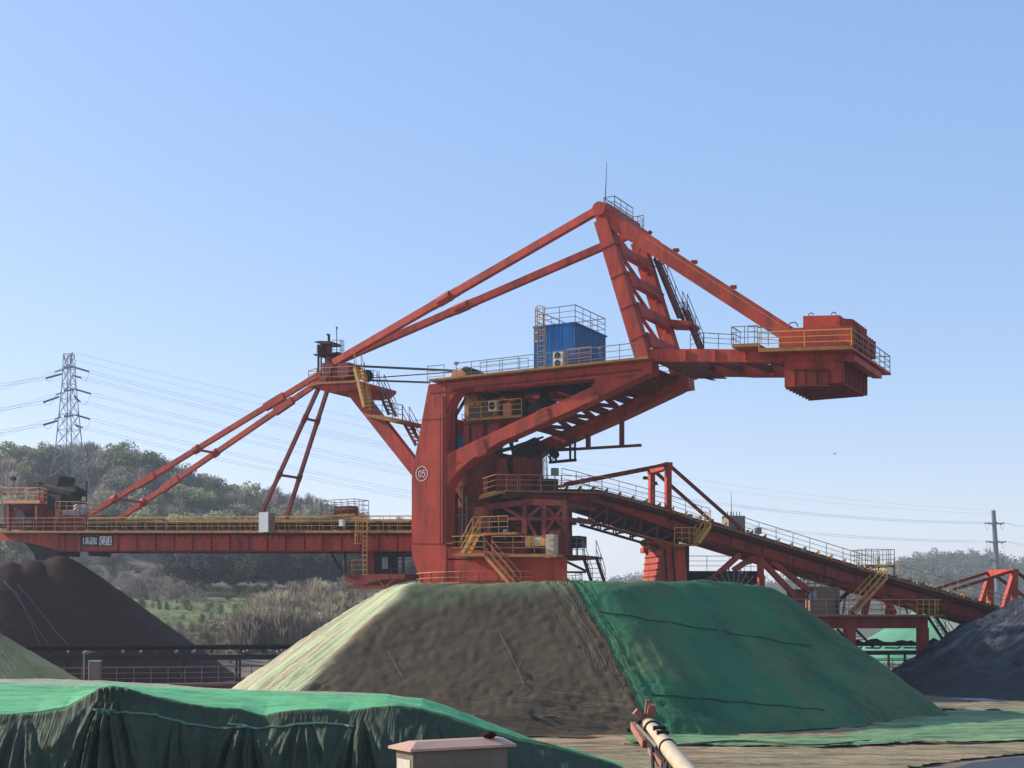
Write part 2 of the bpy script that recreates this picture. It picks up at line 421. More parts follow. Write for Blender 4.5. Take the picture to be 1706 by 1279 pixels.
# ---- trussed support under the tail head
mb = MB()
for b in (.6, 4.8):
    bm(mb, (809, 845), (885, 836), .3, .35, b); bm(mb, (880, 836.5), (944, 838), .3, .35, b)
    for x in (812, 875, 908, 942): bm(mb, (x, 838), (x, 925), .3, .32, b)
    bm(mb, (840, 846), (875, 864), .18, .18, b); bm(mb, (877, 864), (904, 842), .18, .18, b); bm(mb, (878, 864), (900, 905), .18, .18, b)
    bm(mb, (812, 864), (944, 864), .2, .2, b)
    bm(mb, (910, 842), (940, 880), .16, .16, b); bm(mb, (940, 842), (910, 885), .16, .16, b); bm(mb, (914, 885), (940, 922), .14, .14, b)
for x in (812, 875, 908, 942):
    for y in (841, 864): mb.beam(q(x, y, .7), q(x, y, .7) + c * 4.1, .22, .24)
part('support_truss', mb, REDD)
# dark machinery inside the truss: hopper, drums, ducts
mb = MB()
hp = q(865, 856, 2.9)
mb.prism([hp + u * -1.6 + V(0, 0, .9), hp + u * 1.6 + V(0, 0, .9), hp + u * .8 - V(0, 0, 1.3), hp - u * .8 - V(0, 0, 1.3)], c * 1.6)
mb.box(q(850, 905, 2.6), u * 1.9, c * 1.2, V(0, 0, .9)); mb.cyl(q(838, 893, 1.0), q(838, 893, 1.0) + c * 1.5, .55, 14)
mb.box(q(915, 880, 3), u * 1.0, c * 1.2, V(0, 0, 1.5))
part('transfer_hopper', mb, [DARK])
mb = MB(); mb.box(q(815, 893, 3.2), u * .9, c * 1.2, V(0, 0, 1.8)); plate(mb, [(820, 908), (880, 897), (885, 925), (820, 925)], .9, 1.0); mb.box(q(776, 890, 4.5), u * .8, c * .9, V(0, 0, 1.7)); part('chute_casing', mb, REDD)
# ---- centre column with curved hopper inside the portal
mb = MB(); pcx = q(800, 800, 3.4)
ring0 = []
prof = [(2.1, 1.55), (2.0, .6), (1.75, -.5), (1.25, -1.5), (.8, -2.0)]
for r_, z_ in prof: ring0.append([V(pcx.x + r_ * math.cos(t), pcx.y + r_ * math.sin(t), pcx.z + z_) for t in [2 * math.pi * i / 28 for i in range(28)]])
for A_, B_ in zip(ring0[:-1], ring0[1:]):
    mb.add(A_ + B_, [(i, (i + 1) % 28, 28 + (i + 1) % 28, 28 + i) for i in range(28)])
part('ore_bowl', mb, REDD, smooth=True)
mb = MB(); mb.box(q(789, 770, 4.4), u * 1.2, c * .9, V(0, 0, .75)); mb.box(q(818, 780, 3.6), u * .5, c * .7, V(0, 0, 2.0))
mb.tube(q(758, 800, 2.4), q(758, 912, 2.4), .2, 8); mb.tube(q(768, 770, 2.4), q(758, 800, 2.4), .2, 8); mb.tube(q(757, 658, 3.2), q(757, 755, 3.2), .22, 8)
part('duct_pipe', mb, DARK)
mb = MB(); plate(mb, [(757, 690), (775, 660), (777, 664), (759, 694)], 3.0, 3.15); mb.ladder(q(751, 658, 4.6), q(751, 760, 4.6), c * .5, r=.03); mb.ladder(q(770, 690, 5.6), q(770, 745, 5.6), c * .6, r=.03); part('service_ladder', mb, DARK)
mb = MB(); mb.box(q(768, 737, 5.6), u * .45, c * .5, V(0, 0, .5)); part('blue_cabinet', mb, BLUE)

# ---- machine room in the portal: platform, winch motor, casings
mb = MB(); plate(mb, [(776, 697.5), (869, 690.5), (869, 694.5), (776, 701.5)], .9, 4.6); rm = part('machinery_platform', mb, OCHRE)
mb = MB(); mb.railing([q(779, 697, 1.0), q(869, 690.5, 1.0)], gap=1.1, h=1.0); mb.build('railing', YEL, rm)
mb = MB()
mb.box(q(796, 720, 1.9), u * .72, c * .6, V(0, 0, .85)); mb.box(q(829, 716, 1.9), u * .42, c * .6, V(0, 0, .85));
mb.box(q(850, 708, 2.5), u * .9, c * .7, V(0, 0, .3)); mb.prism([q(790, 745, 3.6), q(860, 735, 3.6), q(860, 700, 3.6), q(792, 700, 3.6)], c * .3)
part('machine_casing', mb, RED)
mb = MB(); mb.box(q(812, 723, 2.6), u * .5, c * .3, V(0, 0, .8)); mb.cyl(q(890, 683, 1.4), q(890, 683, 1.4) + c * 1.8, .5, 20); mb.cyl(q(903, 678, 2.2), q(903, 678, 2.2) + c * 1.2, .62, 20); mb.box(q(874, 684, 2.2), u * .4, c * .6, V(0, 0, .5)); mb.box(q(812, 686, 3.2), u * 1.1, c * .5, V(0, 0, .4)); part('winch_motor', mb, DARK)
mb = MB(); mb.box(q(850, 684, 1.9), u * .3, c * .4, V(0, 0, .42)); mb.box(q(791, 677, 3.4), u * .55, c * .4, V(0, 0, .75)); part('gear_casing', mb, ORR)
def ac_unit(ctr, hw, hd, hh, fans, par):
    mb = MB(); mb.box(ctr, u * hw, c * hd, V(0, 0, hh)); mb.mat(1)
    for fx, fz in fans:
        p = ctr + u * fx + V(0, 0, fz) - c * (hd + .02)
        mb.cyl(p, p + c * .03, .2 if hh > .4 else .24, 20)
        mb.mat(2); mb.cyl(p - c * .012, p, .03, 10); mb.mat(1)
    mb.mat(2); mb.box(ctr + u * (hw + .004), u * .004, c * hd * .8, V(0, 0, hh * .8))
    return mb.build('air_conditioner', [WHITE, DARK, CREAM], par)
ac_unit(q(823, 676, 1.5), .30, .2, .33, [(-.02, -.02)], rm)
mb = MB(); mb.beam(q(907, 640, 3.2), q(907, 690, 3.2), .45, .45, up=c); mb.beam(q(900, 645, 4), q(940, 640, 4), .5, .7); mb.cyl(q(925, 641, 2), q(925, 641, 2) + c * 3, .33, 16); mb.cyl(q(951, 637, 2), q(951, 637, 2) + c * 3, .3, 16); mb.beam(q(880, 650, 3), q(955, 646, 3), .3, .3); part('rope_sheave', mb, DARK)
mb = MB(); mb.beam(q(790, 655, 4.2), q(880, 647, 4.2), .7, .35); mb.beam(q(870, 657, 4.6), q(905, 646, 4.6), .6, .5); part('cable_tray', mb, RED)

# ---- blue electrical house on the deck
mb = MB(); A0 = q(890.5, 616, 1.2); D = 4.45
wv = q(957, 616, 1.2) - A0; wv.z = 0; hz = q(890.5, 546.5, 1.2).z - A0.z
mb.prism([A0, A0 + wv, A0 + wv + c * D, A0 + c * D], V(0, 0, hz))
nn = int(wv.length / .2)
for i in range(nn + 1):
    p = A0 + wv * (i / nn) - c * .005; mb.beam(p, p + V(0, 0, hz), .03, .07, side=c)
for i in range(int(D / .22)):
    p = A0 + wv + c * (.1 + i * .22) + u * .005; mb.beam(p, p + V(0, 0, hz), .07, .03, side=c)
bh = part('electrical_house', mb, BLUE)
mb = MB(); e = .08; mb.prism([A0 - u * e - c * e, A0 + wv + u * e - c * e, A0 + wv + u * e + c * (D + e), A0 - u * e + c * (D + e)], V(0, 0, .09))
ro = mb.build('roof', BLUE, bh); ro.location.z += hz
mb = MB(); zr = V(0, 0, hz + .09)
mb.railing([A0 + c * .1 + zr + u * .6, A0 + wv + c * .1 + zr, A0 + wv + c * (D - .1) + zr, A0 + c * (D - .1) + zr, A0 + c * .1 + zr], gap=.95, h=1.05); mb.build('roof_railing', GREY, bh)
mb = MB(); lp = A0 + u * .3 - c * .16
mb.ladder(lp + V(0, 0, .1), lp + V(0, 0, hz + 1.1), u * .5, r=.03); mb.cage(lp + V(0, 0, hz - 1.0), lp + V(0, 0, hz + 1.15), u * .55, -c * .6, step=.5, r=.025); mb.build('caged_ladder', YEL, bh)
ac_unit(q(932, 599, .85) + V(0, 0, -.02), .33, .22, .50, [(-.02, .23), (-.02, -.23)], bh)
mb = MB(); mb.railing([A0 + wv * .93 + c * -.6 , A0 + wv + u * 1.4 - c * .6], h=.9, gap=.7); mb.build('house_guard_rail', YEL, bh)

# ---- mast: two raking legs with rungs, lacing, top pin, stairs
mL0, mL1 = (1004, 368), (1074, 592); mb0 = .25; WM = 5.3
near_t, near_f = q(*mL0, mb0), q(*mL1, mb0)
for k in (0, 1):
    mb = MB(); o_ = c * (WM * k); mb.beam(near_t + o_, near_f + o_ + V(0, 0, -.3), .75, .84, side=c); lg = part('mast_leg', mb, RED)
    mb = MB()
    for t in (.2, .42, .65, .88):
        p = near_t + (near_f - near_t) * t + o_; d_ = (near_f - near_t).normalized(); mb.beam(p - d_ * .03, p + d_ * .03, .80, .90, side=c)
    mb.build('flange_plate', REDD, lg)
mast = lambda t, b: near_t + (near_f - near_t) * t + c * (WM * b)
mb = MB()
for t in (.20, .42, .65, .875):
    a, d_ = mast(t, 0) + c * .37, mast(t, 1) - c * .37
    mid = V(0, 0, .42); md = (near_f - near_t).normalized() * .42
    mb.prism([a - md, a + md * 1.3, a + (d_ - a) * .25 + md * .75, a + (d_ - a) * .75 + md * .75, d_ + md * 1.3, d_ - md, a + (d_ - a) * .75 - md * .75, a + (d_ - a) * .25 - md * .75], u * .5)
part('mast_rung', mb, RED)
mb = MB()
for t0, t1 in ((.03, .2), (.2, .42), (.42, .65), (.65, .875)):
    a, b_, e_ = mast(t0, 0), mast(t0, 1), mast(t1, .55); mb.beam(a + c * .3 + u * .2, e_ + u * .2, .16, .16); mb.beam(b_ - c * .3 + u * .2, e_ + u * .2, .16, .16)
part('mast_lacing', mb, RED)
mb = MB(); ap = q(997, 347, mb0 - .45); mb.cyl(ap, ap + c * (WM + 1.2), .42, 22); mb.beam(q(997, 347, mb0) + c * .2, q(997, 347, mb0) + c * (WM - .2), .9, .7)
for k in (0, 1):
    o_ = c * (WM * k); mb.prism([q(989, 352, mb0 - .3) + o_, q(998, 339, mb0 - .3) + o_, q(1010, 349, mb0 - .3) + o_, q(1016, 376, mb0 - .3) + o_, q(996, 376, mb0 - .3) + o_], c * .6)
    for px, py in ((1022, 352), (1016, 357)): mb.beam(q(px, py, mb0) + o_, q(px + 3, py - 6, mb0) + o_, .1, .25)
part('mast_head', mb, RED)
mb = MB(); tp = q(1006, 356, mb0 + .5); e1 = c * (WM - 1.0)
mb.prism([tp, tp + u * .7, tp + u * .7 + e1, tp + e1], V(0, 0, .05)); mb.railing([tp, tp + e1], h=.95, gap=1.0); mb.railing([tp + u * .7, tp + u * .7 + e1 * .62], h=.95, gap=.9); mb.railing([tp + e1, tp + e1 + u * .7], h=.95); mb.railing([tp, tp + u * .7], h=.95)
part('top_platform', mb, GREY)
mb = MB(); mb.tube(q(1008, 342, mb0 + .3), q(1011, 270, mb0 + .3), .035, 5, .012); part('lightning_rod', mb, DARK)
# mast stairs on the far leg
fl = lambda t, du=0, db=0: mast(t, 1) + u * du + c * db
mb = MB(); mb.ladder(fl(.02, -.1, .5), fl(.3, -.1, .5), c * .6, r=.035); part('mast_ladder', mb, REDD)
stair_part(q(1090, 430, 5.75), q(1131, 530, 5.75), c * .8, GREY, rail_h=1.0, tread=REDD)
stair_part(q(1137, 512, 5.75), q(1165, 582, 5.75), c * .8, GREY, rail_h=1.0, tread=REDD)
mb = MB(); plate(mb, [(1108, 531), (1147, 534), (1150, 538), (1147, 542), (1108, 541)], 4.9, 6.6); pf = part('mast_landing', mb, RED)
mb = MB(); mb.railing([q(1131, 531, 6.5), q(1146, 532, 6.5)], gap=.5); mb.cage(q(1128, 522, 5.8), q(1128, 506, 5.8), c * .6, u * .5, step=.4); mb.build('railing', GREY, pf)
mb = MB(); plate(mb, [(1066, 384), (1085, 392), (1085, 396), (1066, 388)], 5.0, 6.4); mb.railing([q(1062, 384, 6.3), q(1070, 388, 6.3)], gap=.5, h=.9); part('upper_landing', mb, OCHRE)

# ---- back stays to the counterweight
for k, b in ((0, mb0), (1, mb0 + WM)):
    mb = MB(); o_ = c * (WM * k)
    a, e_ = q(1012, 362, mb0) + o_, q(1312, 556, mb0) + o_
    mb.beam(a, e_, .55, .88, side=c)
    by = part('back_stay', mb, RED)
    mb = MB(); d_ = (e_ - a).normalized(); nrm = d_.cross(c)
    nrm = nrm if nrm.z > 0 else -nrm
    mb.beam(a + d_ * 3 + nrm * .22 - c * .29, e_ + nrm * .22 - c * .29, .03, .04, side=c)
    mb.build('stay_conduit', ORR, by)
    if k:
        mb = MB()
        for t in (.16, .27, .50, .93): mb.beam(a + (e_ - a) * t + nrm * .44, a + (e_ - a) * t + nrm * .62 + d_ * .3, .2, .2)
        mb.build('lifting_lug', RED, by)
# ---- counterweight arm and box
for k, b in ((0, .15), (1, 5.2)):
    mb = MB(); o_ = c * (b - .15); g0 = .15
    mb.prism([p + o_ for p in pl([(1070, 581), (1180, 581), (1420, 584.5), (1420, 600), (1308, 602), (1205, 603), (1180, 602), (1090, 601.5), (1070, 599)], g0)], c * .5)
    gm = part('counterweight_girder', mb, RED)
    mb = MB()
    for x in (1104, 1142, 1191, 1242, 1290): 
        mb.beam(q(x, 582.5, g0 - .05) + o_, q(x, 600, g0 - .05) + o_, .1, .07, side=c)
    mb.build('stiffener', RED, gm)
mb = MB(); st_ = [1095, 1140, 1190, 1240, 1295]
for i, x in enumerate(st_):
    a = q(x, 594, .65); mb.beam(a, a + c * 4.5, .35, .4)
    if i:
        p = q(st_[i - 1], 594, .65); mb.beam(p, a + c * 4.5, .16, .12); mb.beam(a, p + c * 4.5, .16, .12)
part('girder_lacing', mb, REDD)
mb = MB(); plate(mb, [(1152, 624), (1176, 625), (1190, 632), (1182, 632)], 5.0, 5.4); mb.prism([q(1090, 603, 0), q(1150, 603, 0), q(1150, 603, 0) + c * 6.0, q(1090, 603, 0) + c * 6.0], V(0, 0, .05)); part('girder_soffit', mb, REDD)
# deck around the counterweight
dz = q(1420, 577, -1.0)
uu = (q(1264, 582, -1.0) - q(1420, 577, -1.0))
mb = MB(); mb.prism([dz, dz + uu, dz + uu + c * 8.5, dz + c * 8.5], V(0, 0, -.14)); 
mb.mat(1).prism([dz + u * .01 - c * .02 + V(0, 0, .06), dz + uu - c * .02 + V(0, 0, .06), dz + uu - c * .0 + V(0, 0, -.14), dz + u * .01 + V(0, 0, -.14)], c * -.04)
cwd = part('counterweight_deck', mb, [RED, OCHRE])
mb = MB(); rim = [dz + uu + c * .05, dz + c * .05 - u * .05, dz - u * .05 + c * 8.45, dz + uu + c * 8.45, dz + uu + c * .05]
mb.railing(rim[1:4], h=.95, gap=1.2); mb.build('railing', GREY, cwd)
mb = MB(); mb.railing([rim[0], rim[1]], h=.95, gap=2.2, r=.035); mb.build('railing', YEL, cwd)
mb = MB(); sp0, sp1 = q(1219, 573, -.8), q(1262, 571, -.8)
mb.prism([sp0, sp1, sp1 + c * 1.5, sp0 + c * 1.5], V(0, 0, -.18)); sp = part('access_platform', mb, OCHRE)
mb = MB(); mb.railing([sp0, sp1], h=.95, gap=.6); mb.railing([sp0, sp0 + c * 1.4], h=.95, gap=.7); mb.railing([q(1246, 571, .3), q(1268, 571, .3)], h=.9, gap=.35); mb.railing([q(1262, 574, -.7), q(1298, 577, -.7)], h=.95, gap=.55); mb.build('railing', GREY, sp)
mb = MB(); mb.railing([q(1150, 582, 5.6), q(1172, 579, 5.6), q(1222, 582, 5.6)], h=.9, gap=1.0); part('railing', mb, GREY)
# upper ballast blocks with ribbed sides
mb = MB(); lo0, lo1 = q(1298, 578, -.15), q(1420, 574, -.15); ht_ = 1.02
mb.prism([lo0, lo1, lo1 + c * 4.6, lo0 + c * 4.6], V(0, 0, ht_))
h0 = q(1338, 548, .15); h1 = q(1399, 547, .15)
mb.prism([h0, h1, h1 + c * 4.0, h0 + c * 4.0], V(0, 0, .72)); mb.prism([h1 + u * .0, h1 + u * .55 + c * .5, h1 + u * .55 + c * 3.4, h1 + c * 3.4], V(0, 0, .55))
ub = part('upper_ballast_box', mb, RED)
mb = MB()
for i in range(9):
    p = lo1 + c * (.1 + i * .55) + u * .06; mb.beam(p, p + V(0, 0, ht_ - .02), .1, .12, side=c)
for i in range(6):
    p = h1 + c * (.6 + i * .5) + u * .6; mb.beam(p, p + V(0, 0, .5), .1, .12, side=c)
mb.build('stiffener_rib', RED, ub)
mb = MB()
def hoop(p, r_):
    mb.path([p + u * (r_ * math.cos(t)) + V(0, 0, r_ * math.sin(t)) for t in [math.pi * i / 8 for i in range(9)]], .03, 5)
hoop(q(1321, 545, .6), .28); hoop(q(1351, 525, .6), .13); hoop(q(1389, 524, .6), .13); hoop(q(1396, 541, -.2), .15); hoop(q(1404, 574, -.2), .15); mb.build('lifting_hoop', REDD, ub)
# hanging ballast box
mb = MB(); hb0, hb1 = q(1307, 645, .25), q(1403, 645, .25); hb1.z = hb0.z; HH = q(1307, 598, .25).z - hb0.z; HD = 4.9
mb.prism([hb0, hb1, hb1 + c * HD, hb0 + c * HD], V(0, 0, HH)); lb = part('hanging_ballast_box', mb, RED)
mb = MB(); 
for i in range(9):
    p = hb1 + c * (.06 + i * (HD - .12) / 8) + u * .05; mb.beam(p, p + V(0, 0, HH), .1, .14, side=c)
for i in range(8):
    p = hb0 + c * (.3 + i * .6) + V(0, 0, -.04); mb.beam(p, p + (hb1 - hb0), .1, .1)
mb.build('stiffener_rib', REDD, lb)
mb = MB(); f0, f1, fz0, fz1 = 1324.5, 1381, 616, 642
for a, b_ in (((f0, fz0), (f1, fz0)), ((f0, fz1), (f1, fz1)), ((f0, fz0), (f0, fz1)), ((f1, fz0), (f1, fz1)), ((1342, fz0), (1342, fz1)), ((1361, fz0), (1361, fz1))): mb.beam(q(*a, .17), q(*b_, .17), .16, .08, side=c)
mb.build('access_frame', REDD, lb)
mb = MB(); 
for b in (.4, 4.8): mb.prism(pl([(1300, 600), (1420, 598), (1418, 606), (1300, 608)], .4), c * .2)
mb.prism([q(1408, 590, 0), q(1424, 590, 0), q(1424, 590, 0) + c * 5.9, q(1408, 590, 0) + c * 5.9], V(0, 0, -.36)); part('deck_bearer', mb, RED)

# ---- forward stays, apex to the fore mast
FB = lambda k: 1.75 + 3.2 * k
for k in (0, 1):
    mb = MB(); a = q(998, 349, mb0) + c * (WM * k); e_ = q(557, 604, 2.2 + 2.3 * k)
    mb.beam(a, e_, .38, .44, side=c)
    for t in (.548 - .02, .548 + .02): pass
    p = a + (e_ - a) * .548; d_ = (e_ - a).normalized(); mb.tube(p - d_ * .5, p + d_ * .5, .34, 10); mb.beam(p - d_ * 1.1, p + d_ * 1.1, .3, .52, side=c)
    part('fore_stay', mb, RED)
# fore mast head: platform, drum, post, canopy
mb = MB()
for k in (0, 1):
    b = 1.9 + 2.6 * k
    mb.prism(pl([(575, 652), (603, 652), (690, 764), (690, 797)], b), c * .55)
arm = part('fore_mast_arm', mb, RED)
mb = MB(); plate(mb, [(512, 641), (528, 636), (592, 633), (601, 635), (601, 640), (592, 648), (578, 651), (545, 653), (527, 644), (514, 645)], 1.2, 5.4)
hd = part('fore_mast_head', mb, RED)
mb = MB(); plate(mb, [(512, 641.5), (528, 636.5), (592, 633.5), (592, 637), (528, 640), (513, 645)], .95, 1.18); mb.build('kick_strip', OCHRE, hd)
mb = MB(); mb.railing([q(514, 641, 1.05), q(528, 636.5, 1.05), q(592, 633.5, 1.05)], h=.95, gap=1.1); mb.build('railing', ORR, hd)
mb = MB(); mb.railing([q(606, 640, 5.3), q(622, 641, 5.3), q(632, 643, 5.3)], h=1.0, gap=.7); mb.railing([q(514, 641, 5.3), q(528, 640, 5.3)], h=.95); mb.build('railing', GREY, hd)
mb = MB(); dc = q(597, 622, 1.9); mb.cyl(dc, dc + c * 1.1, .3, 20); mb.cyl(dc + c * .0, dc + c * .12, .42, 20); mb.cyl(dc + c * 1.0, dc + c * 1.12, .42, 20); mb.build('rope_drum', DARK, hd)
mb = MB(); mb.box(q(580, 619, 2.3), u * .45, c * .6, V(0, 0, .5)); mb.box(q(556, 620, 2.6), u * .6, c * .5, V(0, 0, .6)); mb.beam(q(538, 640, 2.2), q(556, 606, 2.2), .6, .5, side=c); mb.beam(q(540, 640, 4.2), q(566, 606, 4.2), .6, .5, side=c); mb.beam(q(547, 575, 3), q(547, 640, 3), .35, .35, up=c); mb.beam(q(552, 596, 3.4), q(552, 640, 3.4), .5, .5, up=c); mb.build('winch_frame', REDD, hd)
mb = MB(); mb.tube(q(530.5, 576, 2.4), q(530.5, 622, 2.4), .08, 6); mb.tube(q(535, 590, 4), q(535, 622, 4), .06, 6); mb.box(q(538, 582, 2.8), u * .22, c * .4, V(0, 0, .28)); mb.box(q(560, 592, 3.4), u * .75, c * .8, V(0, 0, .04)); mb.box(q(541, 592, 3), u * .5, c * .6, V(0, 0, .04)); mb.build('crow_nest', DARK, hd)
mb = MB(); mb.railing([q(554, 591, 2.7), q(567, 591, 2.7), q(573, 592, 4.0)], h=1.0, gap=.5); mb.build('nest_railing', GREY, hd)
mb = MB(); mb.prism(pl([(522, 569.5), (531, 567.5), (550, 568), (551, 572.5), (534, 573.5), (530, 571)], 2.6), c * 1.2); mb.tube(q(548, 572, 3), q(548, 558, 3), .09, 6); mb.beam(q(549, 558, 3), q(545, 557, 3), .12, .14); mb.build('wind_vane', DARK, hd)
mb = MB(); mb.tube(q(561, 592, 3.2), q(561, 548, 3.2), .03, 5); bc = q(561, 546, 3.2)
for i in range(4): mb.tube(bc + V(0, 0, -.07 + .035 * i), bc + V(0, 0, -.035 + .035 * i), (.05, .07, .07, .05)[i], 8)
mb.tube(q(607, 640, 3), q(607, 604, 3), .03, 5); mb.build('aerial', DARK, hd)
mb = MB(); plate(mb, [(607, 689), (637, 692), (672, 699), (672, 702), (655, 703), (607, 693)], 1.4, 5.0); ml = part('arm_landing', mb, OCHRE)
mb = MB(); mb.railing([q(610, 690, 1.5), q(637, 692.5, 1.5)], h=1.0, gap=.8); mb.railing([q(637, 692, 4.9), q(670, 699, 4.9)], h=1.0, gap=.8); mb.railing([q(655, 697, 1.6), q(671, 700, 1.6)], h=1.0, gap=.5); mb.build('railing', GREY, ml)
stair_part(q(590, 612, 1.0), q(606, 678, 1.0), c * .8, YEL)
stair_part(q(628, 645, 3.4), q(648, 691, 3.4), c * .85, GREY, tread=REDD)
stair_part(q(670, 699, 3.6), q(693, 742, 3.6), c * .85, GREY, tread=REDD)
# hoist cables towards the deck
mb = MB(); mb.beam(q(573, 608.5, 2.4), q(770, 618, 2.4), .16, .13, side=c); part('hoist_cable', mb, DKGREEN)
mb = MB(); mb.beam(q(606, 633, 2.6), q(716, 637, 2.6), .16, .11, side=c); part('hoist_cable', mb, DKGREEN)
mb = MB(); mb.tube(q(610, 630, 4), q(755, 619.5, 4), .04, 5); part('hoist_cable', mb, DKGREEN)
mb = MB(); dc = q(776, 622, 1.5); mb.prism(pl([(750, 632), (754, 617), (768, 615.5), (774, 620), (776, 631)], 1.3), c * 2.2); mb.mat(1).cyl(dc, dc + c * 1.6, .45, 18); part('deck_winch', mb, [ORR, DARK])

# ---- boom
B0, B1 = 1.65, 5.05
BOOMP = [(686, 886), (700, 886), (700, 917.5), (136, 917.5), (98, 917.5), (78, 911), (38, 902), (9, 901), (-8, 899), (-8, 888)]
for k in (0, 1):
    mb = MB(); o_ = c * (0 if k == 0 else B1 - B0 - .3)
    mb.prism([p + o_ for p in pl(BOOMP, B0)], c * .3)
    bg_ = part('boom_girder', mb, RED)
    mb = MB()
    x = 99
    for x in [99, 108] + [135 + 31.0 * i for i in range(0, 18)]:
        if x == 166: continue
        mb.beam(q(x, 887.5, B0 - .05) + o_, q(x, 916.8, B0 - .05) + o_, .1, .06, side=c)
    mb.beam(q(100, 917.8, B0 - .05) + o_, q(690, 917.8, B0 - .05) + o_, .5, .06, side=c)
    mb.build('web_stiffener', REDD, bg_)
mb = MB()
for i in range(19):
    x = 120 + 31 * i; a = q(x, 905, B0 + .3); mb.beam(a, a + c * (B1 - B0 - .6), .2, .25)
    if i: p = q(x - 31, 905, B0 + .3); mb.beam(p, a + c * (B1 - B0 - .6), .12, .1)
part('boom_crossbar', mb, REDD)
for b0, b1 in ((B0 - .75, B0 + .05), (B1 - .05, B1 + .75)):
    mb = MB(); plate(mb, [(-10, 884), (690, 884), (690, 887.4), (-10, 887.4)], b0, b1); wk = part('boom_walkway', mb, OCHRE)
    mb = MB(); near = b0 < B0
    bb = b0 + .05 if near else b1 - .05
    mb.railing([q(-10, 884, bb), q(142, 884, bb)], h=.98, gap=1.15, r=.024); mb.build('railing', ORR, wk)
    mb = MB(); mb.railing([q(146, 884, bb), q(592, 884, bb)], h=.98, gap=.98, r=.024); mb.railing([q(615, 884, bb), q(686, 884, bb)], h=.98, gap=1.0, r=.024); mb.build('railing', YEL, wk)
mb = MB(); zt = (884 - 874) ; n0, n1 = q(-10, 879, 2.5), q(720, 879, 2.5)
mb.prism([n0, n1, n1 + V(0, 0, .30) - c * .25, n0 + V(0, 0, .30) - c * .25], c * .03); mb.prism([n0, n1, n1 + c * 1.7, n0 + c * 1.7], V(0, 0, .03)); mb.prism([n0 + c * 1.7, n1 + c * 1.7, n1 + V(0, 0, .3) + c * 1.95, n0 + V(0, 0, .3) + c * 1.95], c * .03)
part('conveyor_belt', mb, RUBBER)
mb = MB(); a, b_ = q(140, 868, 3.9), q(686, 868, 3.9); mb.beam(a, b_, .6, .22); part('belt_cover', mb, OCHRE)
for i in range(30):
    x = 130 + 18.5 * i; mb = MB(); p = q(x, 882, 2.15); mb.beam(p, p + V(0, 0, .42), .06, .06); mb.beam(p + c * 2.4, p + c * 2.4 + V(0, 0, .42), .06, .06); mb.tube(p + V(0, 0, .12), p + c * 2.4 + V(0, 0, .12), .06, 6)
    part('idler_frame', mb, OCHRE)
# boom ties
for k in (0, 1):
    mb = MB(); b = 1.95 + 2.9 * k
    a = q(535 if k == 0 else 541, 622 if k == 0 else 630, 2.2 + 2.3 * k)
    e_ = q((141, 200)[k], (861, 861)[k], b)
    e_ = q(141, 862, 1.9) if k == 0 else q(141, 862, 1.9) + c * 3.3
    mb.beam(a, e_, .26, .36, side=c); d_ = (e_ - a).normalized()
    for t in (.18, .72): p = a + (e_ - a) * t; mb.beam(p - d_ * .9, p + d_ * .9, .34, .52, side=c)
    for t in (.5, .86): p = a + (e_ - a) * t; mb.tube(p - d_ * .25, p + d_ * .25, .3, 8)
    tie = part('boom_tie', mb, RED)
    if k == 0: t0 = (a, e_)
    else:
        mb = MB()
        for t in (.5, .86): mb.beam(t0[0] + (t0[1] - t0[0]) * t, a + (e_ - a) * t, .16, .16)
        part('tie_spreader', mb, RED)
for k in (0, 1):
    mb = MB(); b = 1.9 + 2.9 * k
    a = q(530, 648, 1.9) if k == 0 else q(530, 648, 1.9) + c * 1.0
    e_ = q(431, 866, 1.9) if k == 0 else q(431, 866, 1.9) + c * 2.9
    mb.beam(a, e_, .2, .25, side=c); d_ = (e_ - a).normalized()
    for t in (.22, .65): p = a + (e_ - a) * t; mb.tube(p - d_ * .25, p + d_ * .25, .2, 8)
    part('hanger_tie', mb, REDD)
    if k == 0: t0 = (a, e_)
    else:
        mb = MB()
        for t in (.22, .65): mb.beam(t0[0] + (t0[1] - t0[0]) * t, a + (e_ - a) * t, .14, .16)
        part('hanger_spreader', mb, REDD)
# boards on the boom
def board(x0, y0, x1, y1, m0, m1, strokes, name):
    mb = MB(); a = q(x0, y1, B0 - .09); b_ = q(x1, y1, B0 - .09); h = q(x0, y0, B0 - .09).z - a.z
    mb.prism([a, b_, b_ + V(0, 0, h), a + V(0, 0, h)], c * .05); mb.mat(1); wv_ = b_ - a
    for s_ in strokes:
        for p, r_ in zip(s_[:-1], s_[1:]):
            mb.beam(a + wv_ * p[0] + V(0, 0, h * p[1]) - c * .012, a + wv_ * r_[0] + V(0, 0, h * r_[1]) - c * .012, .014, .07, side=c)
    mb.mat(2)
    for p, r_ in (((0, 0), (1, 0)), ((0, 1), (1, 1)), ((0, 0), (0, 1)), ((1, 0), (1, 1))): mb.beam(a + wv_ * p[0] + V(0, 0, h * p[1]) - c * .01, a + wv_ * r_[0] + V(0, 0, h * r_[1]) - c * .01, .03, .05, side=c)
    return part(name, mb, [m0, m1, DARK])
board(137.5, 894, 163, 908.5, SIGNB, MARK, [[(.07, .2), (.07, .9)], [(.2, .8), (.42, .8)], [(.31, .95), (.31, .2)], [(.2, .55), (.42, .55)], [(.2, .2), (.31, .5), (.44, .25)], [(.5, .9), (.62, .9)], [(.5, .65), (.62, .65)], [(.5, .2), (.5, .45), (.62, .45), (.62, .2), (.5, .2)], [(.68, .85), (.82, .85), (.82, .6), (.68, .6), (.68, .85)], [(.68, .2), (.82, .2), (.82, .42), (.68, .42)], [(.92, .9), (.88, .3), (.96, .2)]], 'sign_board')
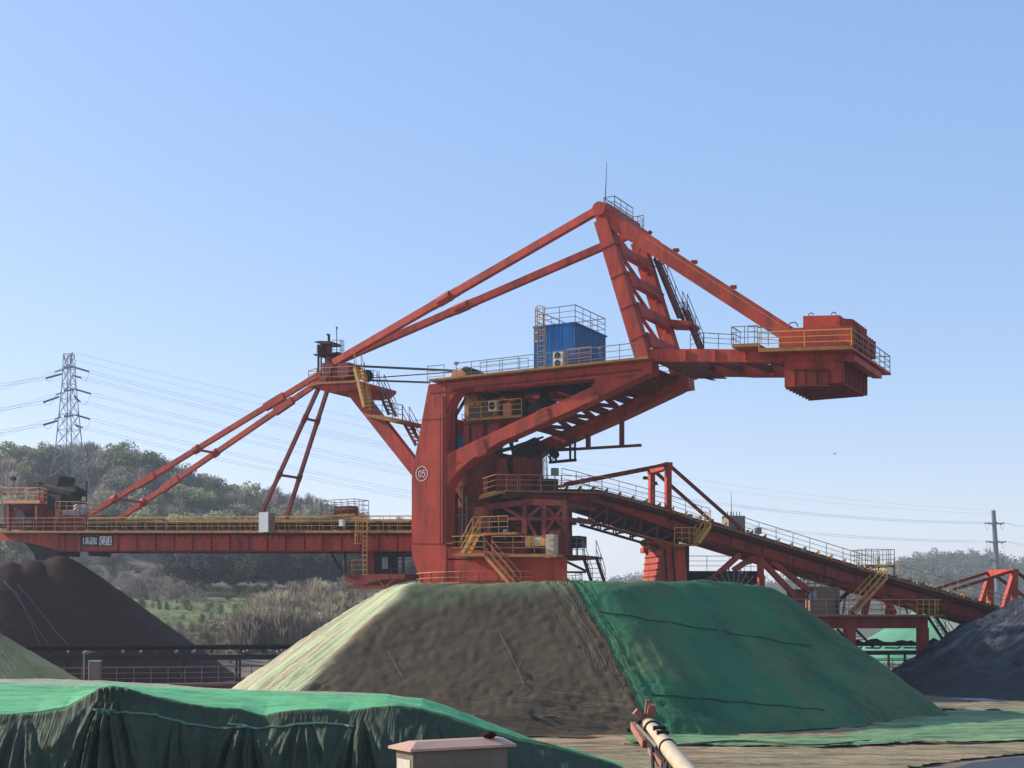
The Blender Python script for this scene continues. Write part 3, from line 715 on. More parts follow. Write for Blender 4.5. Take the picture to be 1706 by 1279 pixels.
board(165, 892.5, 187, 908.5, WHITE, SIGNB, [[(.3, .8), (.15, .6), (.12, .25), (.2, .12)], [(.2, .12), (.45, .14)], [(.52, .8), (.5, .25), (.4, .2)], [(.62, .78), (.66, .74)], [(.64, .2), (.68, .22)], [(.88, .85), (.8, .4), (.78, .15)], [(.84, .2), (.95, .24)]], 'sign_board')
mb = MB(); mb.box(q(443.5, 870, .8), u * .40, c * .3, V(0, 0, .68)); mb.mat(1).box(q(450, 870, .8) + u * .19, u * .01, c * .28, V(0, 0, .64)); part('control_box', mb, [WHITE, BROWN])
mb = MB(); mb.box(q(570, 871, .9), u * .15, c * .15, V(0, 0, .22)); mb.mat(1).box(q(569, 864, .9), u * .06, c * .06, V(0, 0, .12)); part('junction_box', mb, [WHITE, REDD])
# basket on the boom
mb = MB(); k0 = q(535, 857.5, 4.4); k1 = q(590, 857.5, 4.4); k1.z = k0.z
mb.prism([k0, k1, k1 + c * 1.8, k0 + c * 1.8], V(0, 0, -.1)); mb.mat(1).box((k0 + k1) / 2 + V(0, 0, .3) + c, u * .7, c * .5, V(0, 0, .3)); bk = part('service_basket', mb, [OCHRE, REDD])
mb = MB(); mb.railing([k0, k1, k1 + c * 1.75, k0 + c * 1.75, k0], h=1.0, gap=.62); mb.build('railing', GREY, bk)
# ladder and hanging cab under the boom
mb = MB(); la = q(606, 861, .75); mb.ladder(q(604.5, 861, .75), q(604.5, 957, .75), u * .32, r=.035); part('caged_ladder', mb, YEL)
mb = MB(); mb.cage(q(595, 906, .9), q(597, 862, .9), u * .45, -c * .5, step=.45, r=.025); mb.railing([q(597, 884, .7), q(612, 884, .7)], h=1.0, gap=.3, r=.03); part('ladder_cage', mb, YEL)
mb = MB(); plate(mb, [(573, 956), (674, 956), (674, 964), (640, 965), (600, 975), (574, 967)], 1.5, 4.6); hpf = part('hanging_platform', mb, REDD)
mb = MB(); mb.railing([q(586, 957, 1.6), q(606, 957, 1.6)], h=.98, gap=.9); mb.railing([q(573, 957, 4.5), q(620, 957, 4.5)], h=.98, gap=.9); mb.railing([q(573, 957, 1.6), q(573, 957, 4.5)], h=.98, gap=.9); mb.build('railing', ORR, hpf)
mb = MB(); mb.railing([q(650, 957, 1.6), q(672, 957, 1.6)], h=.98, gap=.5); 
for x in (672, 652): mb.beam(q(x, 918, 1.7), q(x, 957, 1.7), .08, .08, up=c)
for x in (575, 672): mb.beam(q(x, 918, 4.4), q(x, 957, 4.4), .12, .12, up=c)
bm(mb, (551, 921), (574, 957), .14, .14, 1.8); bm(mb, (636, 925), (686, 925), .3, .2, 2.2); mb.build('hanger_post', DARK, hpf)
mb = MB(); mb.box(q(637, 940, 3.0), u * .66, c * .9, V(0, 0, 1.08)); mb.mat(1).box(q(641.5, 938, 2.06), u * .22, c * .02, V(0, 0, .38)); mb.mat(2).box(q(621, 942, 2.2), u * .3, c * .3, V(0, 0, .9)); part('operator_cab', mb, [DARK, GLASS, REDD])
mb = MB(); bm(mb, (585, 966), (600, 978), .15, .15, 1.6); bm(mb, (600, 978), (625, 965), .15, .15, 1.6); bm(mb, (630, 965), (642, 978), .15, .15, 1.6); bm(mb, (642, 978), (660, 964), .15, .15, 1.6); bm(mb, (580, 978), (690, 978), .3, .2, 1.6); part('platform_truss', mb, REDD)

# ---- boom head: drive house, chute hood, rails
mb = MB(); plate(mb, [(5, 833), (66, 833), (66, 838.5), (5, 838.5)], 1.2, 4.6); hp_ = part('head_platform', mb, ORR)
mb = MB(); mb.railing([q(2, 833, 1.25), q(66, 833, 1.25)], h=.98, gap=1.0); mb.railing([q(66, 833, 1.25), q(78, 836, 1.25)], h=.98, gap=.5); mb.railing([q(5, 833, 4.5), q(66, 833, 4.5)], h=.98, gap=1.2); mb.build('railing', ORR, hp_)
mb = MB()
for x in (15, 62):
    for b in (1.4, 4.2): mb.beam(q(x, 838, b), q(x, 884, b), .25, .25, up=c)
mb.box(q(44, 866, 2.2), u * .85, c * .7, V(0, 0, .75)); mb.box(q(42, 846, 2.0), u * .95, c * .3, V(0, 0, .25)); mb.box(q(82, 860, 2.6), u * .42, c * .9, V(0, 0, 1.7))
part('drive_frame', mb, REDD)
mb = MB(); mb.cyl(q(33, 862, 1.2), q(33, 862, 1.2) + c * 1.2, .55, 18); mb.box(q(18, 858, 2.6), u * .25, c * .5, V(0, 0, .8)); mb.box(q(50, 872, 1.4), u * .5, c * .3, V(0, 0, .3)); part('drive_motor', mb, DARK)
mb = MB()
mb.prism(pl([(64, 812), (82, 796), (84, 793), (98, 792), (99, 796), (97, 803), (94, 810), (88, 818), (74, 815)], 2.0), c * 1.6)
mb.prism(pl([(45, 806), (64, 803), (66, 810), (46, 811)], 2.4), c * 1.2)
ch = part('head_hood', mb, DARK)
mb = MB(); a, b_ = q(86, 814, 2.6), q(128, 823, 2.6); mb.tube(a, b_, .72, 14, .6); mb.beam(q(116, 815, 2.4), q(133, 817, 2.4), .9, .35, side=c); mb.prism(pl([(116, 818), (133, 816), (129, 826), (120, 822), (124, 834), (132, 833), (131, 838), (118, 838)], 2.4), c * .8)
mb.box(q(100, 835, 2.8), u * .9, c * .8, V(0, 0, .6)); part('discharge_drum', mb, DARK)
mb = MB(); plate(mb, [(92, 857), (168, 857), (168, 860), (92, 860)], 1.2, 1.9); plate(mb, [(92, 858), (140, 858), (140, 884), (92, 884)], 2.2, 2.3); r2 = part('head_gallery', mb, REDD)
mb = MB(); mb.railing([q(93, 857, 1.25), q(100, 857, 1.25), q(133, 858, 1.25), q(166, 861, 1.25)], h=1.0, gap=.75); mb.railing([q(92, 884, .95), q(100, 857, 1.2)], h=1.0, gap=.8, rails=2); mb.build('railing', ORR, r2)
mb = MB(); mb.beam(q(144, 803, 2.8), q(144, 858, 2.8), .08, .08, up=c); mb.box(q(144, 803, 2.8), u * .06, c * .06, V(0, 0, .1)); mb.tube(q(23, 812, 3.4), q(23, 799, 3.4), .03, 5); mb.box(q(22, 797, 3.4), u * .2, c * .15, V(0, 0, .14)); part('lamp_post', mb, DARK)
mb = MB(); mb.box(q(125, 847, 1.1), u * .1, c * .02, V(0, 0, .3)); mb.mat(1)
for k in (0, 1): mb.beam(q(122.7, 849 - 5 * k, 1.06), q(126.8, 845 - 5 * k, 1.06), .02, .1, side=c)
part('warning_plate', mb, [RED, MARK])
mb = MB(); mb.prism(pl([(40, 903), (78, 912), (98, 918), (96, 926), (72, 922), (56, 922)], 2.0), c * 2.2); mb.prism(pl([(55, 915), (92, 918), (86, 933), (60, 933)], 2.3), c * 1.6); mb.prism(pl([(146, 918), (160, 918), (158, 926), (148, 926)], 2.3), c * 1.6); part('discharge_chute', mb, DARK)

# ---- travelling hoist beam under the far brace
mb = MB(); bF = 6.0
bm(mb, (925, 750), (1068, 741.5), .22, .16, bF)
for x, y0, y1 in ((980, 712, 748), (1036, 688, 743)): mb.beam(q(x, y0, bF), q(x, y1, bF), .25, .25, up=c)
hbm = part('hoist_beam', mb, REDD)
mb = MB()
for b in (bF - .6, bF + .5):
    bm(mb, (915, 770), (960, 766), .14, .18, b); bm(mb, (916, 749), (958, 746), .1, .1, b)
    for x, y0, y1 in ((917, 748, 770), (950, 728, 767), (958, 728, 767), (926, 746, 769)): mb.beam(q(x, y0, b), q(x, y1, b), .11, .11, up=c)
for x, y in ((916, 770), (959, 766)): mb.beam(q(x, y, bF - .6), q(x, y, bF + .5), .12, .14)
mb.railing([q(926, 760, bF + .5), q(958, 758, bF + .5)], h=.9, gap=2); mb.cyl(q(925, 757, bF - .3), q(925, 757, bF + .3), .28, 10)
mb.build('hoist_cage', DARK, hbm)
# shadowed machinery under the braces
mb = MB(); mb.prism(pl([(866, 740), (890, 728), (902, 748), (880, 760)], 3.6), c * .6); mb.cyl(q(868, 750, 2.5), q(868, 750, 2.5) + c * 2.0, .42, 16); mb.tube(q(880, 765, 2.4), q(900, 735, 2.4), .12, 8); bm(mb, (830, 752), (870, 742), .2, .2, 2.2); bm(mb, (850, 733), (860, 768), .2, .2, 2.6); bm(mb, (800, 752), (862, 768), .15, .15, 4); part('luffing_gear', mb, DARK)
# ================================================================ the tail conveyor car
q2 = T.q; c2 = T.c; u2 = T.u; TW = 3.2
def pl2(pts, b): return [q2(x, y, b) for x, y in pts]
def bm2(mb, a, b, wd, ht, ba, bb=None): return mb.beam(q2(*a, ba), q2(*b, ba if bb is None else bb), wd, ht, side=c2)
TRED = mat('dusty_red_paint', (.34, .050, .030), .65, var=.25, vscale=.5, spec=.12, dirt=(.09, .028, .018), dirt_amt=.8, streak=1, dscale=1.2)
tb = q2(1440, 1040, 1.6); tb.z = 0
tl = thing('tail_conveyor', 'red sloping tail conveyor on trestle legs running down to the right from the stacker', 'conveyor', tb)
TE = [(838, 817), (998, 820), (1110, 850), (1163, 869), (1200, 877), (1452, 954), (1660, 1013), (1760, 1041)]
def edge_y(x):
    for (x0, y0), (x1, y1) in zip(TE[:-1], TE[1:]):
        if x0 <= x <= x1: return y0 + (y1 - y0) * (x - x0) / (x1 - x0)
    return TE[-1][1] + (x - TE[-1][0]) * .28
for k in (0, 1):
    o_ = c2 * (TW * k - (.25 * k))
    mb = MB()
    up_ = [(x, y + 3.5) for x, y in TE]
    lo_ = [(1760, 1071), (1660, 1042), (1452, 982.5), (1200, 905.5), (1150, 893), (1135, 888), (998, 838), (940, 834), (838, 830)]
    mb.prism([p + o_ for p in pl2(up_ + lo_, .25)], c2 * .25)
    g_ = mb.build('conveyor_girder', TRED, tl)
    mb = MB()
    for x in range(1010, 1740, 52):
        mb.beam(q2(x, edge_y(x) + 5, .2) + o_, q2(x, edge_y(x) + (18 if x < 1140 else 30), .2) + o_, .09, .06, side=c2)
    for (x0, y0), (x1, y1) in (((1150, 893.5), (1200, 906)), ((1200, 906), (1452, 983)), ((1452, 983), (1660, 1042.5)), ((1660, 1042.5), (1760, 1071.5))):
        mb.beam(q2(x0, y0, .25) + o_, q2(x1, y1, .25) + o_, .5, .07, side=c2)
    mb.build('web_stiffener', REDD, g_)
mb = MB()   # soffit panel and cross bars
for (x0, y0), (x1, y1) in (((838, 832), (998, 838)), ((998, 838), (1135, 888)), ((1150, 895), (1200, 905.8)), ((1200, 905.8), (1452, 983)), ((1452, 983), (1660, 1042)), ((1660, 1042), (1760, 1071))):
    a, b_ = q2(x0, y0 - 2, .5), q2(x1, y1 - 2, .5); mb.prism([a, b_, b_ + c2 * (TW - .75), a + c2 * (TW - .75)], V(0, 0, .05))
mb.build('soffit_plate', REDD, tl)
mb = MB()   # belt with carried ore
for (x0, y0), (x1, y1) in zip(TE[:-1], TE[1:]):
    a, b_ = q2(x0, y0 - 1, .75), q2(x1, y1 - 1, .75)
    mb.prism([a, b_, b_ + c2 * (TW - 1.5), a + c2 * (TW - 1.5)], V(0, 0, .14))
mb.build('conveyor_belt', RUBBER, tl)
for k in (0, 1):
    mb = MB(); b0 = -.55 if k == 0 else TW - .1
    for (x0, y0), (x1, y1) in zip(TE[:-1], TE[1:]):
        a, b_ = q2(x0, y0, 0) + c2 * b0, q2(x1, y1, 0) + c2 * b0; mb.prism([a, b_, b_ + c2 * .7, a + c2 * .7], V(0, 0, -.14))
    wk = mb.build('side_walkway', mat('rusty_walkway', (.24, .10, .045), .7, var=.3, dirt=(.1, .04, .03), dirt_amt=.6, dscale=2) if k == 0 else OCHRE, tl)
    bb = b0 + .05 if k == 0 else b0 + .62
    segs = [[(862, 817.5), (998, 820), (1110, 850), (1163, 869), (1176, 872)], [(1230, 886), (1452, 954)], [(1490, 965), (1660, 1013), (1760, 1041)]] if k == 0 else [TE]
    for i, s_ in enumerate(segs):
        mb = MB(); mb.railing([q2(x, y, 0) + c2 * bb for x, y in s_], h=.95, gap=1.25, r=.024); mb.build('railing', YEL if i == 2 else (ORR if (k == 0 and i == 0) else GREY), wk)
# head end: platform nose, hood, housings
mb = MB(); mb.prism([q2(798, 826, -.4), q2(828, 817, -1.1), q2(842, 816.5, -.6), q2(842, 816.5, 3.4), q2(812, 820, 3.4)], V(0, 0, -.22)); nose = mb.build('head_platform', OCHRE, tl)
mb = MB(); mb.railing([q2(804, 824, -.3), q2(826, 817.5, -1.0), q2(862, 817.5, -.5)], h=1.0, gap=1.0); mb.railing([q2(804, 824, -.3), q2(814, 821, 3.2)], h=1.0, gap=1.0); mb.build('railing', ORR, nose)
mb = MB(); mb.box(q2(872, 782, 1.6), u2 * .95, c2 * 1.0, V(0, 0, .65)); mb.box(q2(866, 806, 1.6), u2 * 1.25, c2 * 1.0, V(0, 0, .5))
for x in (864, 880, 897): mb.beam(q2(x, 765, .35), q2(x, 816, .35), .12, .12, up=c2)
mb.box(q2(836, 800, .9), u2 * .28, c2 * .5, V(0, 0, .6)); mb.box(q2(852, 805, .2), u2 * .25, c2 * .3, V(0, 0, .5)); mb.box(q2(834, 778, 1.2), u2 * .25, c2 * .6, V(0, 0, .5)); hd2 = mb.build('discharge_hood', REDD, tl)
mb = MB(); mb.cyl(q2(845, 812, .5), q2(845, 812, .5) + c2 * 2.2, .4, 16); mb.box(q2(905, 808, 1.0), u2 * .8, c2 * .6, V(0, 0, .35)); mb.build('head_drum', DARK, tl)
mb = MB(); mb.box(q2(924.5, 786, .4), u2 * .22, c2 * .12, V(0, 0, .24)); mb.beam(q2(924.5, 792, .4), q2(924.5, 817, .4), .05, .05, up=c2); mb.build('floodlight_box', GREY, tl)
mb = MB(); mb.railing([q2(936, 806, 2.4), q2(960, 811, 2.4), q2(1003, 823, 2.4)], h=1.0, gap=1.1); mb.build('railing', GREY, tl)
# lower truss panel below the upper end
mb = MB()
for b in (.25, TW - .35):
    bm2(mb, (962, 864), (1135, 912), .14, .16, b)
    pts = [(985, 835, 869), (1012, 844, 878), (1042, 855, 887), (1068, 864, 894), (1096, 874, 902), (1124, 886, 909), (1132, 889, 911)]
    for x, y0, y1 in pts: mb.beam(q2(x, y0, b), q2(x - 4, y1, b), .14, .12, side=c2)
    for (x, y0, y1), (x2, y2, y3) in zip(pts[:-2], pts[1:]): mb.beam(q2(x, y1 - 2, b + .1), q2(x2, y2 + 3, b + .1), .08, .1, side=c2)
mb.build('lower_truss', REDD, tl)
mb = MB(); bm2(mb, (962, 863.5), (1135, 911.5), .9, .07, .2); mb.build('truss_walkway', OCHRE, tl)
mb = MB()
for k_ in range(7):
    a = q2(985 + 22 * k_, 866 + 6.1 * k_, .5); mb.beam(a, a + c2 * 2.4, .12, .12)
for b in (.9, 1.9): bm2(mb, (950, 846), (1130, 900), .35, .4, b)
mb.prism([q2(990, 846, .8), q2(1125, 893, .8), q2(1125, 903, .8), q2(1000, 862, .8)], c2 * 1.6)
mb.build('return_belt', RUBBER, tl)
mb = MB()
for b in (.3, 2.6):
    bm2(mb, (966, 874), (1098, 912), .1, .16, b); bm2(mb, (962, 863), (1000, 871), .1, .14, b)
    for x, y in ((968, 864), (972, 866), (996, 872), (1000, 873), (1022, 880), (1026, 881), (1050, 888), (1054, 889)): mb.beam(q2(x, y, b), q2(x, y + 12, b), .08, .08, up=c2)
mb.build('cable_rack', DARK, tl)
# gantries with tie bars
def gantry(xn, yt, wd, legs, t_near):
    mb = MB(); p = q2(xn, yt, .25); e_ = c2 * (TW - .5)
    foot = q2(xn, edge_y(xn), .25)
    for k in (0, 1):
        o_ = c2 * ((TW - .5) * k)
        if legs == 1: mb.beam(p + o_ + V(0, 0, -.05), foot + o_ - V(0, 0, .3), .34, .42, up=c2)
        else:
            mb.beam(p + o_, foot + o_ - V(0, 0, .3), .34, .42, up=c2); f2 = foot - u2 * 1.0; f2.z = q2(xn - 20, edge_y(xn - 20), .25).z
            mb.beam(p + o_ + V(0, 0, -.1), f2 + o_ + V(0, 0, -.2), .34, .36, side=c2)
    mb.beam(p - c2 * .17, p + e_ + c2 * .17, .5, .45)
    g_ = mb.build('gantry', RED, tl)
    for k in (0, 1):
        o_ = c2 * ((TW - .5) * k); mb = MB()
        for (x1, y1) in t_near: mb.beam(p + o_ + V(0, 0, .12), q2(x1, y1, .25) + o_, .17, .2, side=c2)
        mb.build('tie_bar', REDD, g_)
gantry(1113, 776, .4, 1, [(940, 806), (1241, 886)])
gantry(1690, 953, .4, 2, [(1588, 982), (1800, 1030)])
mb = MB()
for x, y in ((1075, 796), (1091, 805)): mb.box(q2(x, y, 1.6), u2 * .14, c2 * .1, V(0, 0, .1)); mb.beam(q2(x, y, 1.6), q2(x + 6, y + 3, 1.6), .05, .05)
mb.build('floodlight', DARK, tl)
# first leg
mb = MB(); 
mb.prism(pl2([(1104, 905), (1140, 905), (1146, 985), (1096, 985)], -.1), c2 * 2.7)
L0 = q2(1102, 905, -.1)
mb.prism(pl2([(1090, 897), (1142, 908), (1138, 918), (1106, 916)], -.15), c2 * 2.8)
lg1 = mb.build('trestle_leg', RED, tl)
mb = MB()
for i in range(6):
    y = 915 + 11 * i; x = 1104 - 8 * (y - 905) / 80; mb.beam(q2(x, y, -.1), q2(x, y, -.1) + c2 * 2.72, .10, .08)
mb.build('leg_rib', REDD, lg1)
mb = MB(); mb.box(q2(1080, 917, 2.6), u2 * .45, c2 * .3, V(0, 0, .17)); mb.build('bracket', RED, lg1)
mb = MB(); mb.box(q2(1135, 945, 1.8), u2 * .3, c2 * .6, V(0, 0, 1.5)); mb.build('cable_cabinet', DARK, lg1)
# side platform with caged stair
mb = MB(); mb.prism([q2(1122, 906, -1.1), q2(1163, 906, -1.1), q2(1163, 906, -.1), q2(1122, 906, -.1)], V(0, 0, -.14)); sp2 = mb.build('service_platform', OCHRE, tl)
mb = MB(); mb.railing([q2(1124, 905, -1.05), q2(1160, 905, -1.05)], h=1.0, gap=.45); mb.cage(q2(1156, 902, -.9), q2(1182, 872, -.9), c2 * .6, u2 * .25, step=.5); mb.build('railing', YEL, sp2)
stair_part(q2(1184, 876, -.9), q2(1164, 905, -.9), c2 * .7, YEL, par=tl)
# second trestle: cable reel, wall, struts, railing
mb = MB(); mb.prism(pl2([(1138, 951), (1262, 951), (1274, 958), (1274, 1000), (1138, 1000)], 2.9), c2 * .25); wl = mb.build('wind_wall', DARK, tl)
mb = MB(); mb.railing([q2(1140, 951, 2.8), q2(1215, 951, 2.8)], h=1.0, gap=1.4); mb.railing([q2(1240, 951, 2.9), q2(1262, 951, 2.9)], h=.9, gap=.5); mb.build('railing', GREY, wl)
mb = MB()
for b in (.3, 2.6):
    bm2(mb, (1232, 924), (1178, 972), .3, .34, b); bm2(mb, (1258, 926), (1222, 950), .3, .34, b)
    mb.beam(q2(1267, 925, b), q2(1267, 1000, b), .34, .34, up=c2); bm2(mb, (1270, 936), (1322, 990), .3, .34, b); bm2(mb, (1285, 934), (1350, 986), .3, .34, b)
    bm2(mb, (1244, 938), (1267, 930), .2, .24, b)
mb.build('trestle_strut', TRED, tl)
mb = MB(); rc = q2(1222, 996, -.3)
for i in range(24):
    t = 2 * math.pi * i / 24; d_ = u2 * math.cos(t) + V(0, 0, math.sin(t)); mb.beam(rc + d_ * .35, rc + d_ * 2.05, .05, .07, side=c2); mb.beam(rc + c2 * .7 + d_ * .35, rc + c2 * .7 + d_ * 2.0, .05, .07, side=c2)
mb.mat(1).cyl(rc - c2 * .1, rc + c2 * .9, .4, 18); mb.cyl(rc + c2 * .2, rc + c2 * .5, 1.75, 30)
mb.build('cable_reel', [BROWN, DARK], tl)
# third trestle: portal platform on the right
mb = MB(); mb.prism(pl2([(1312, 1027), (1546, 1027), (1546, 1046.5), (1312, 1047)], .0), c2 * .4); mb.prism(pl2([(1312, 1027), (1546, 1027), (1546, 1046.5), (1312, 1047)], 4.6), c2 * .4)
for x in (1330, 1400, 1470, 1538): a = q2(x, 1036, .4); mb.beam(a, a + c2 * 4.2, .4, .6)
mb.mat(1)
for x in (1386, 1434): mb.beam(q2(x, 1028.5, -.02), q2(x, 1045.5, -.02), .06, .05, side=c2)
for x in (1335, 1415, 1537):
    for b in (.2, 4.8): mb.mat(0).beam(q2(x, 1046, b), V(q2(x, 1046, b).x, q2(x, 1046, b).y, .9), .62, .6, up=c2)
pg = mb.build('portal_girder', [TRED, REDD], tl)
mb = MB(); mb.prism([q2(1312, 1023, -.7), q2(1572, 1023.5, -.7), q2(1572, 1023.5, -.7) + c2 * 6.2, q2(1312, 1023, -.7) + c2 * 6.2], V(0, 0, -.14)); pd = mb.build('portal_deck', OCHRE, tl)
mb = MB(); mb.railing([q2(1314, 1022.5, -.65), q2(1528, 1023, -.65)], h=.98, gap=1.3); mb.build('railing', ORR, pd)
mb = MB(); mb.railing([q2(1528, 1023, -.65), q2(1568, 1023.4, -.65), q2(1568, 1023.4, -.65) + c2 * 1.5], h=1.0, gap=.42, r=.032); mb.build('railing', YEL, pd)
mb = MB(); mb.railing([q2(1314, 1022.5, 5.3), q2(1560, 1023, 5.3)], h=.98, gap=1.5); mb.build('railing', GREY, pd)
stair_part(q2(1558, 1026, .3), q2(1592, 1078, .3), c2 * .9, GREY, par=tl, tread=DARK)
mb = MB()
for b in (.3, 3.0):
    bm2(mb, (1452, 968), (1440, 1023), .3, .36, b); bm2(mb, (1462, 972), (1490, 1023), .3, .36, b); bm2(mb, (1485, 985), (1478, 1023), .25, .3, b); bm2(mb, (1500, 992), (1535, 1023), .3, .32, b); bm2(mb, (1470, 972), (1420, 1022), .3, .34, b)
mb.build('portal_strut', TRED, tl)
mb = MB(); mb.box(q2(1366, 1001, 1.6), u2 * .98, c2 * .9, V(0, 0, .95)); mb.mat(1).box(q2(1349, 992, .68), u2 * .28, c2 * .02, V(0, 0, .32)); mb.box(q2(1358, 992, .68), u2 * .1, c2 * .02, V(0, 0, .3)); mb.mat(2).beam(q2(1353.5, 984, .66), q2(1353.5, 1000, .66), .05, .06, side=c2); mb.mat(0).box(q2(1376, 998, .68), u2 * .45, c2 * .015, V(0, 0, .8)); cb = mb.build('operator_cab', [BROWN, GLASS, DARK], tl)
mb = MB(); r0 = q2(1346, 979, .9); r1 = q2(1388, 979, .9); mb.railing([r0, r1, r1 + c2 * 1.5, r0 + c2 * 1.5, r0], h=.9, gap=.45); mb.build('roof_railing', GREY, cb)
mb = MB(); mb.box(q2(1326, 1004, 1.0), u2 * .42, c2 * .5, V(0, 0, .9)); mb.box(q2(1330, 990, 1.0), u2 * .2, c2 * .3, V(0, 0, .3)); mb.build('machine_casing', REDD, tl)
stair_part(q2(1478, 962, -1.0), q2(1424, 1022, -1.0), c2 * .75, YEL, par=tl, tread=ORR)
mb = MB(); bm2(mb, (1448, 956), (1372, 1022), .12, .3, 3.6); mb.build('belt_guide', DARK, tl)
# upper service basket
mb = MB(); k0 = q2(1442, 940, 1.4); k1 = q2(1490, 938, 1.4); k1.z = k0.z; mb.prism([k0, k1, k1 + c2 * 2, k0 + c2 * 2], V(0, 0, -.16))
for p in (k0, k1, k1 + c2 * 2, k0 + c2 * 2): mb.beam(p, p - V(0, 0, 1.0), .1, .1, up=c2)
bk2 = mb.build('service_basket', OCHRE, tl)
mb = MB(); mb.railing([k0, k1, k1 + c2 * 1.9, k0 + c2 * 1.9, k0], h=1.05, gap=.5); mb.tube(k1 + c2 * 1 - u2 * .6, k1 + c2 - u2 * .6 + V(0, 0, .6), .08, 6); mb.build('railing', GREY, bk2)
mb = MB(); mb.box(q2(1222, 871, 1.2), u2 * .6, c2 * .5, V(0, 0, .45)); mb.tube(q2(1219, 865, 1.2), q2(1218, 818, 1.2), .035, 5, .012)
for i in range(5): mb.beam(q2(1212 + 5 * i, 862, 1.2), q2(1212 + 5 * i, 852, 1.2), .05, .05, up=c2)
mb.build('weather_mast', GREY, tl)
mb = MB(); mb.box(q2(1263, 884, -.4), u2 * .2, c2 * .12, V(0, 0, .2)); mb.beam(q2(1263, 887, -.4), q2(1263, 896, -.4), .05, .05, up=c2); mb.build('floodlight', GREY, tl)
# ================================================================ fittings on the machine: conduits, splices, pipes, lamps
rd = random.Random(11)
BOLT = mat('bolt_steel', (.10, .055, .045), .6, var=.2)
def splice(px, py, b, dirx, wd_, ht_, par):           # bolted splice plate on a near face
    p = q(px, py, b); d_ = (q(px + dirx[0], py + dirx[1], b) - p).normalized(); n_ = d_.cross(c).normalized()
    mb = MB(); mb.box(p - c * .012, d_ * wd_, c * .012, n_ * ht_); mb.mat(1)
    for i in (-.7, -.25, .25, .7):
        for j in (-.75, 0, .75): mb.tube(p + d_ * wd_ * i + n_ * ht_ * j - c * .05, p + d_ * wd_ * i + n_ * ht_ * j - c * .02, .035, 6)
    mb.build('splice_plate', [RED, BOLT], par)
near_fr = [o for o in st.children if o.name.startswith('portal_frame')][0]
for px, py, dx, dy, w_, h_ in ((800, 641, 30, -3, .34, .36), (880, 632, 30, -3, .34, .36), (1030, 615, 30, -3, .34, .32), (800, 746, 30, -15, .36, .5), (905, 692, 30, -14, .36, .42), (985, 657, 30, -14, .36, .42)): splice(px, py, 0, (dx, dy), w_, h_, near_fr)
mb = MB()
for k in range(2):
    mb.path([q(748, 655 + 2 * k, -.04), q(764, 646.5 + 2 * k, -.04), q(960, 626 + 2 * k, -.04), q(1070, 614.5 + 2 * k, -.04)], .02, 5)
part('conduit', mb, REDD)
mb = MB(); mb.path([q(738, 660, -.06), q(738, 905, -.06)], .05, 6); mb.path([q(733, 690, -.06), q(733, 905, -.06)], .03, 6); part('conduit', mb, REDD)
mb = MB(); bm(mb, (100, 890.5), (684, 890.5), .12, .1, B0 - .12); part('cable_tray', mb, DARK)
mb = MB()
for x in range(150, 680, 12):
    p = q(x, 889, B0 - .35); mb.beam(p, p + V(0, 0, -.22) + c * .3, .05, .05)
part('walkway_bracket', mb, REDD)
# pipes and clutter inside the portal and under the deck
mb = MB()
for x, y0, y1, b, r_ in ((783, 705, 760, 1.2, .07), (808, 700, 748, 1.1, .06), (838, 702, 735, 1.0, .07), (868, 650, 690, 2.2, .09), (846, 655, 672, 3.2, .07), (772, 812, 905, 1.6, .08), (779, 820, 905, 2.0, .06), (830, 830, 905, 1.5, .08), (858, 845, 905, 3.2, .10), (888, 845, 892, 3.4, .08), (925, 845, 915, 3.0, .08), (950, 850, 925, 3.6, .05)): mb.tube(q(x, y0, b), q(x, y1, b), r_, 7)
for x0, y0, x1, y1, b, r_ in ((775, 707, 860, 699, 1.0, .05), (780, 835, 870, 829, 1.4, .07), (760, 860, 812, 858, 2.2, .07), (815, 876, 940, 872, 1.2, .06), (880, 655, 985, 636, 2.6, .10), (765, 652, 880, 642, 2.0, .09), (800, 660, 905, 650, 3.4, .12), (890, 690, 960, 660, 3.0, .08), (860, 742, 905, 728, 1.6, .07)): mb.tube(q(x0, y0, b), q(x1, y1, b), r_, 7)
part('pipe', mb, DARK)
mb = MB()
for i in range(12):
    x = 818 + 10 * i; y = rd.uniform(868, 912); mb.box(q(x, y, rd.uniform(1.6, 3.5)), u * rd.uniform(.12, .35), c * rd.uniform(.15, .4), V(0, 0, rd.uniform(.12, .4)))
part('gear_case', mb, REDD)
mb = MB()
for i in range(8):
    x0 = 770 + 11 * i; pts = [q(x0, 655 - i, 2.0 + .2 * i) + u * (t * 1.4) - V(0, 0, .9 * math.sin(math.pi * t)) for t in [k / 8 for k in range(9)]]; mb.path(pts, .025, 4)
part('hanging_cable', mb, DARK)
mb = MB(); mb.path([q(905, 735, 3) + u * (t * 1.2) - V(0, 0, 1.2 * math.sin(math.pi * t)) for t in [k / 8 for k in range(9)]], .04, 5); mb.path([q(893, 742, 3) + u * (t * .9) - V(0, 0, .8 * math.sin(math.pi * t)) for t in [k / 8 for k in range(9)]], .04, 5); part('hanging_cable', mb, DARK)
# lamps on the rails
for x, y, b in ((760, 605, -.5), (1000, 580, -.5), (842, 884, -.8)):
    mb = MB(); p = q(x, y, b); mb.box(p, u * .11, c * .08, V(0, 0, .08)); mb.tube(p - V(0, 0, .1), p - V(0, 0, .5), .025, 5); part('rail_lamp', mb, GREY)
mb = MB(); mb.beam(q(766, 890, .6), q(766, 922, .6), .07, .07, up=c); mb.beam(q(855, 890, .6), q(855, 922, .6), .07, .07, up=c); mb.path([q(755, 905, -1.5), q(745, 905, -.1)], .03, 5); part('deck_strut', mb, REDD)
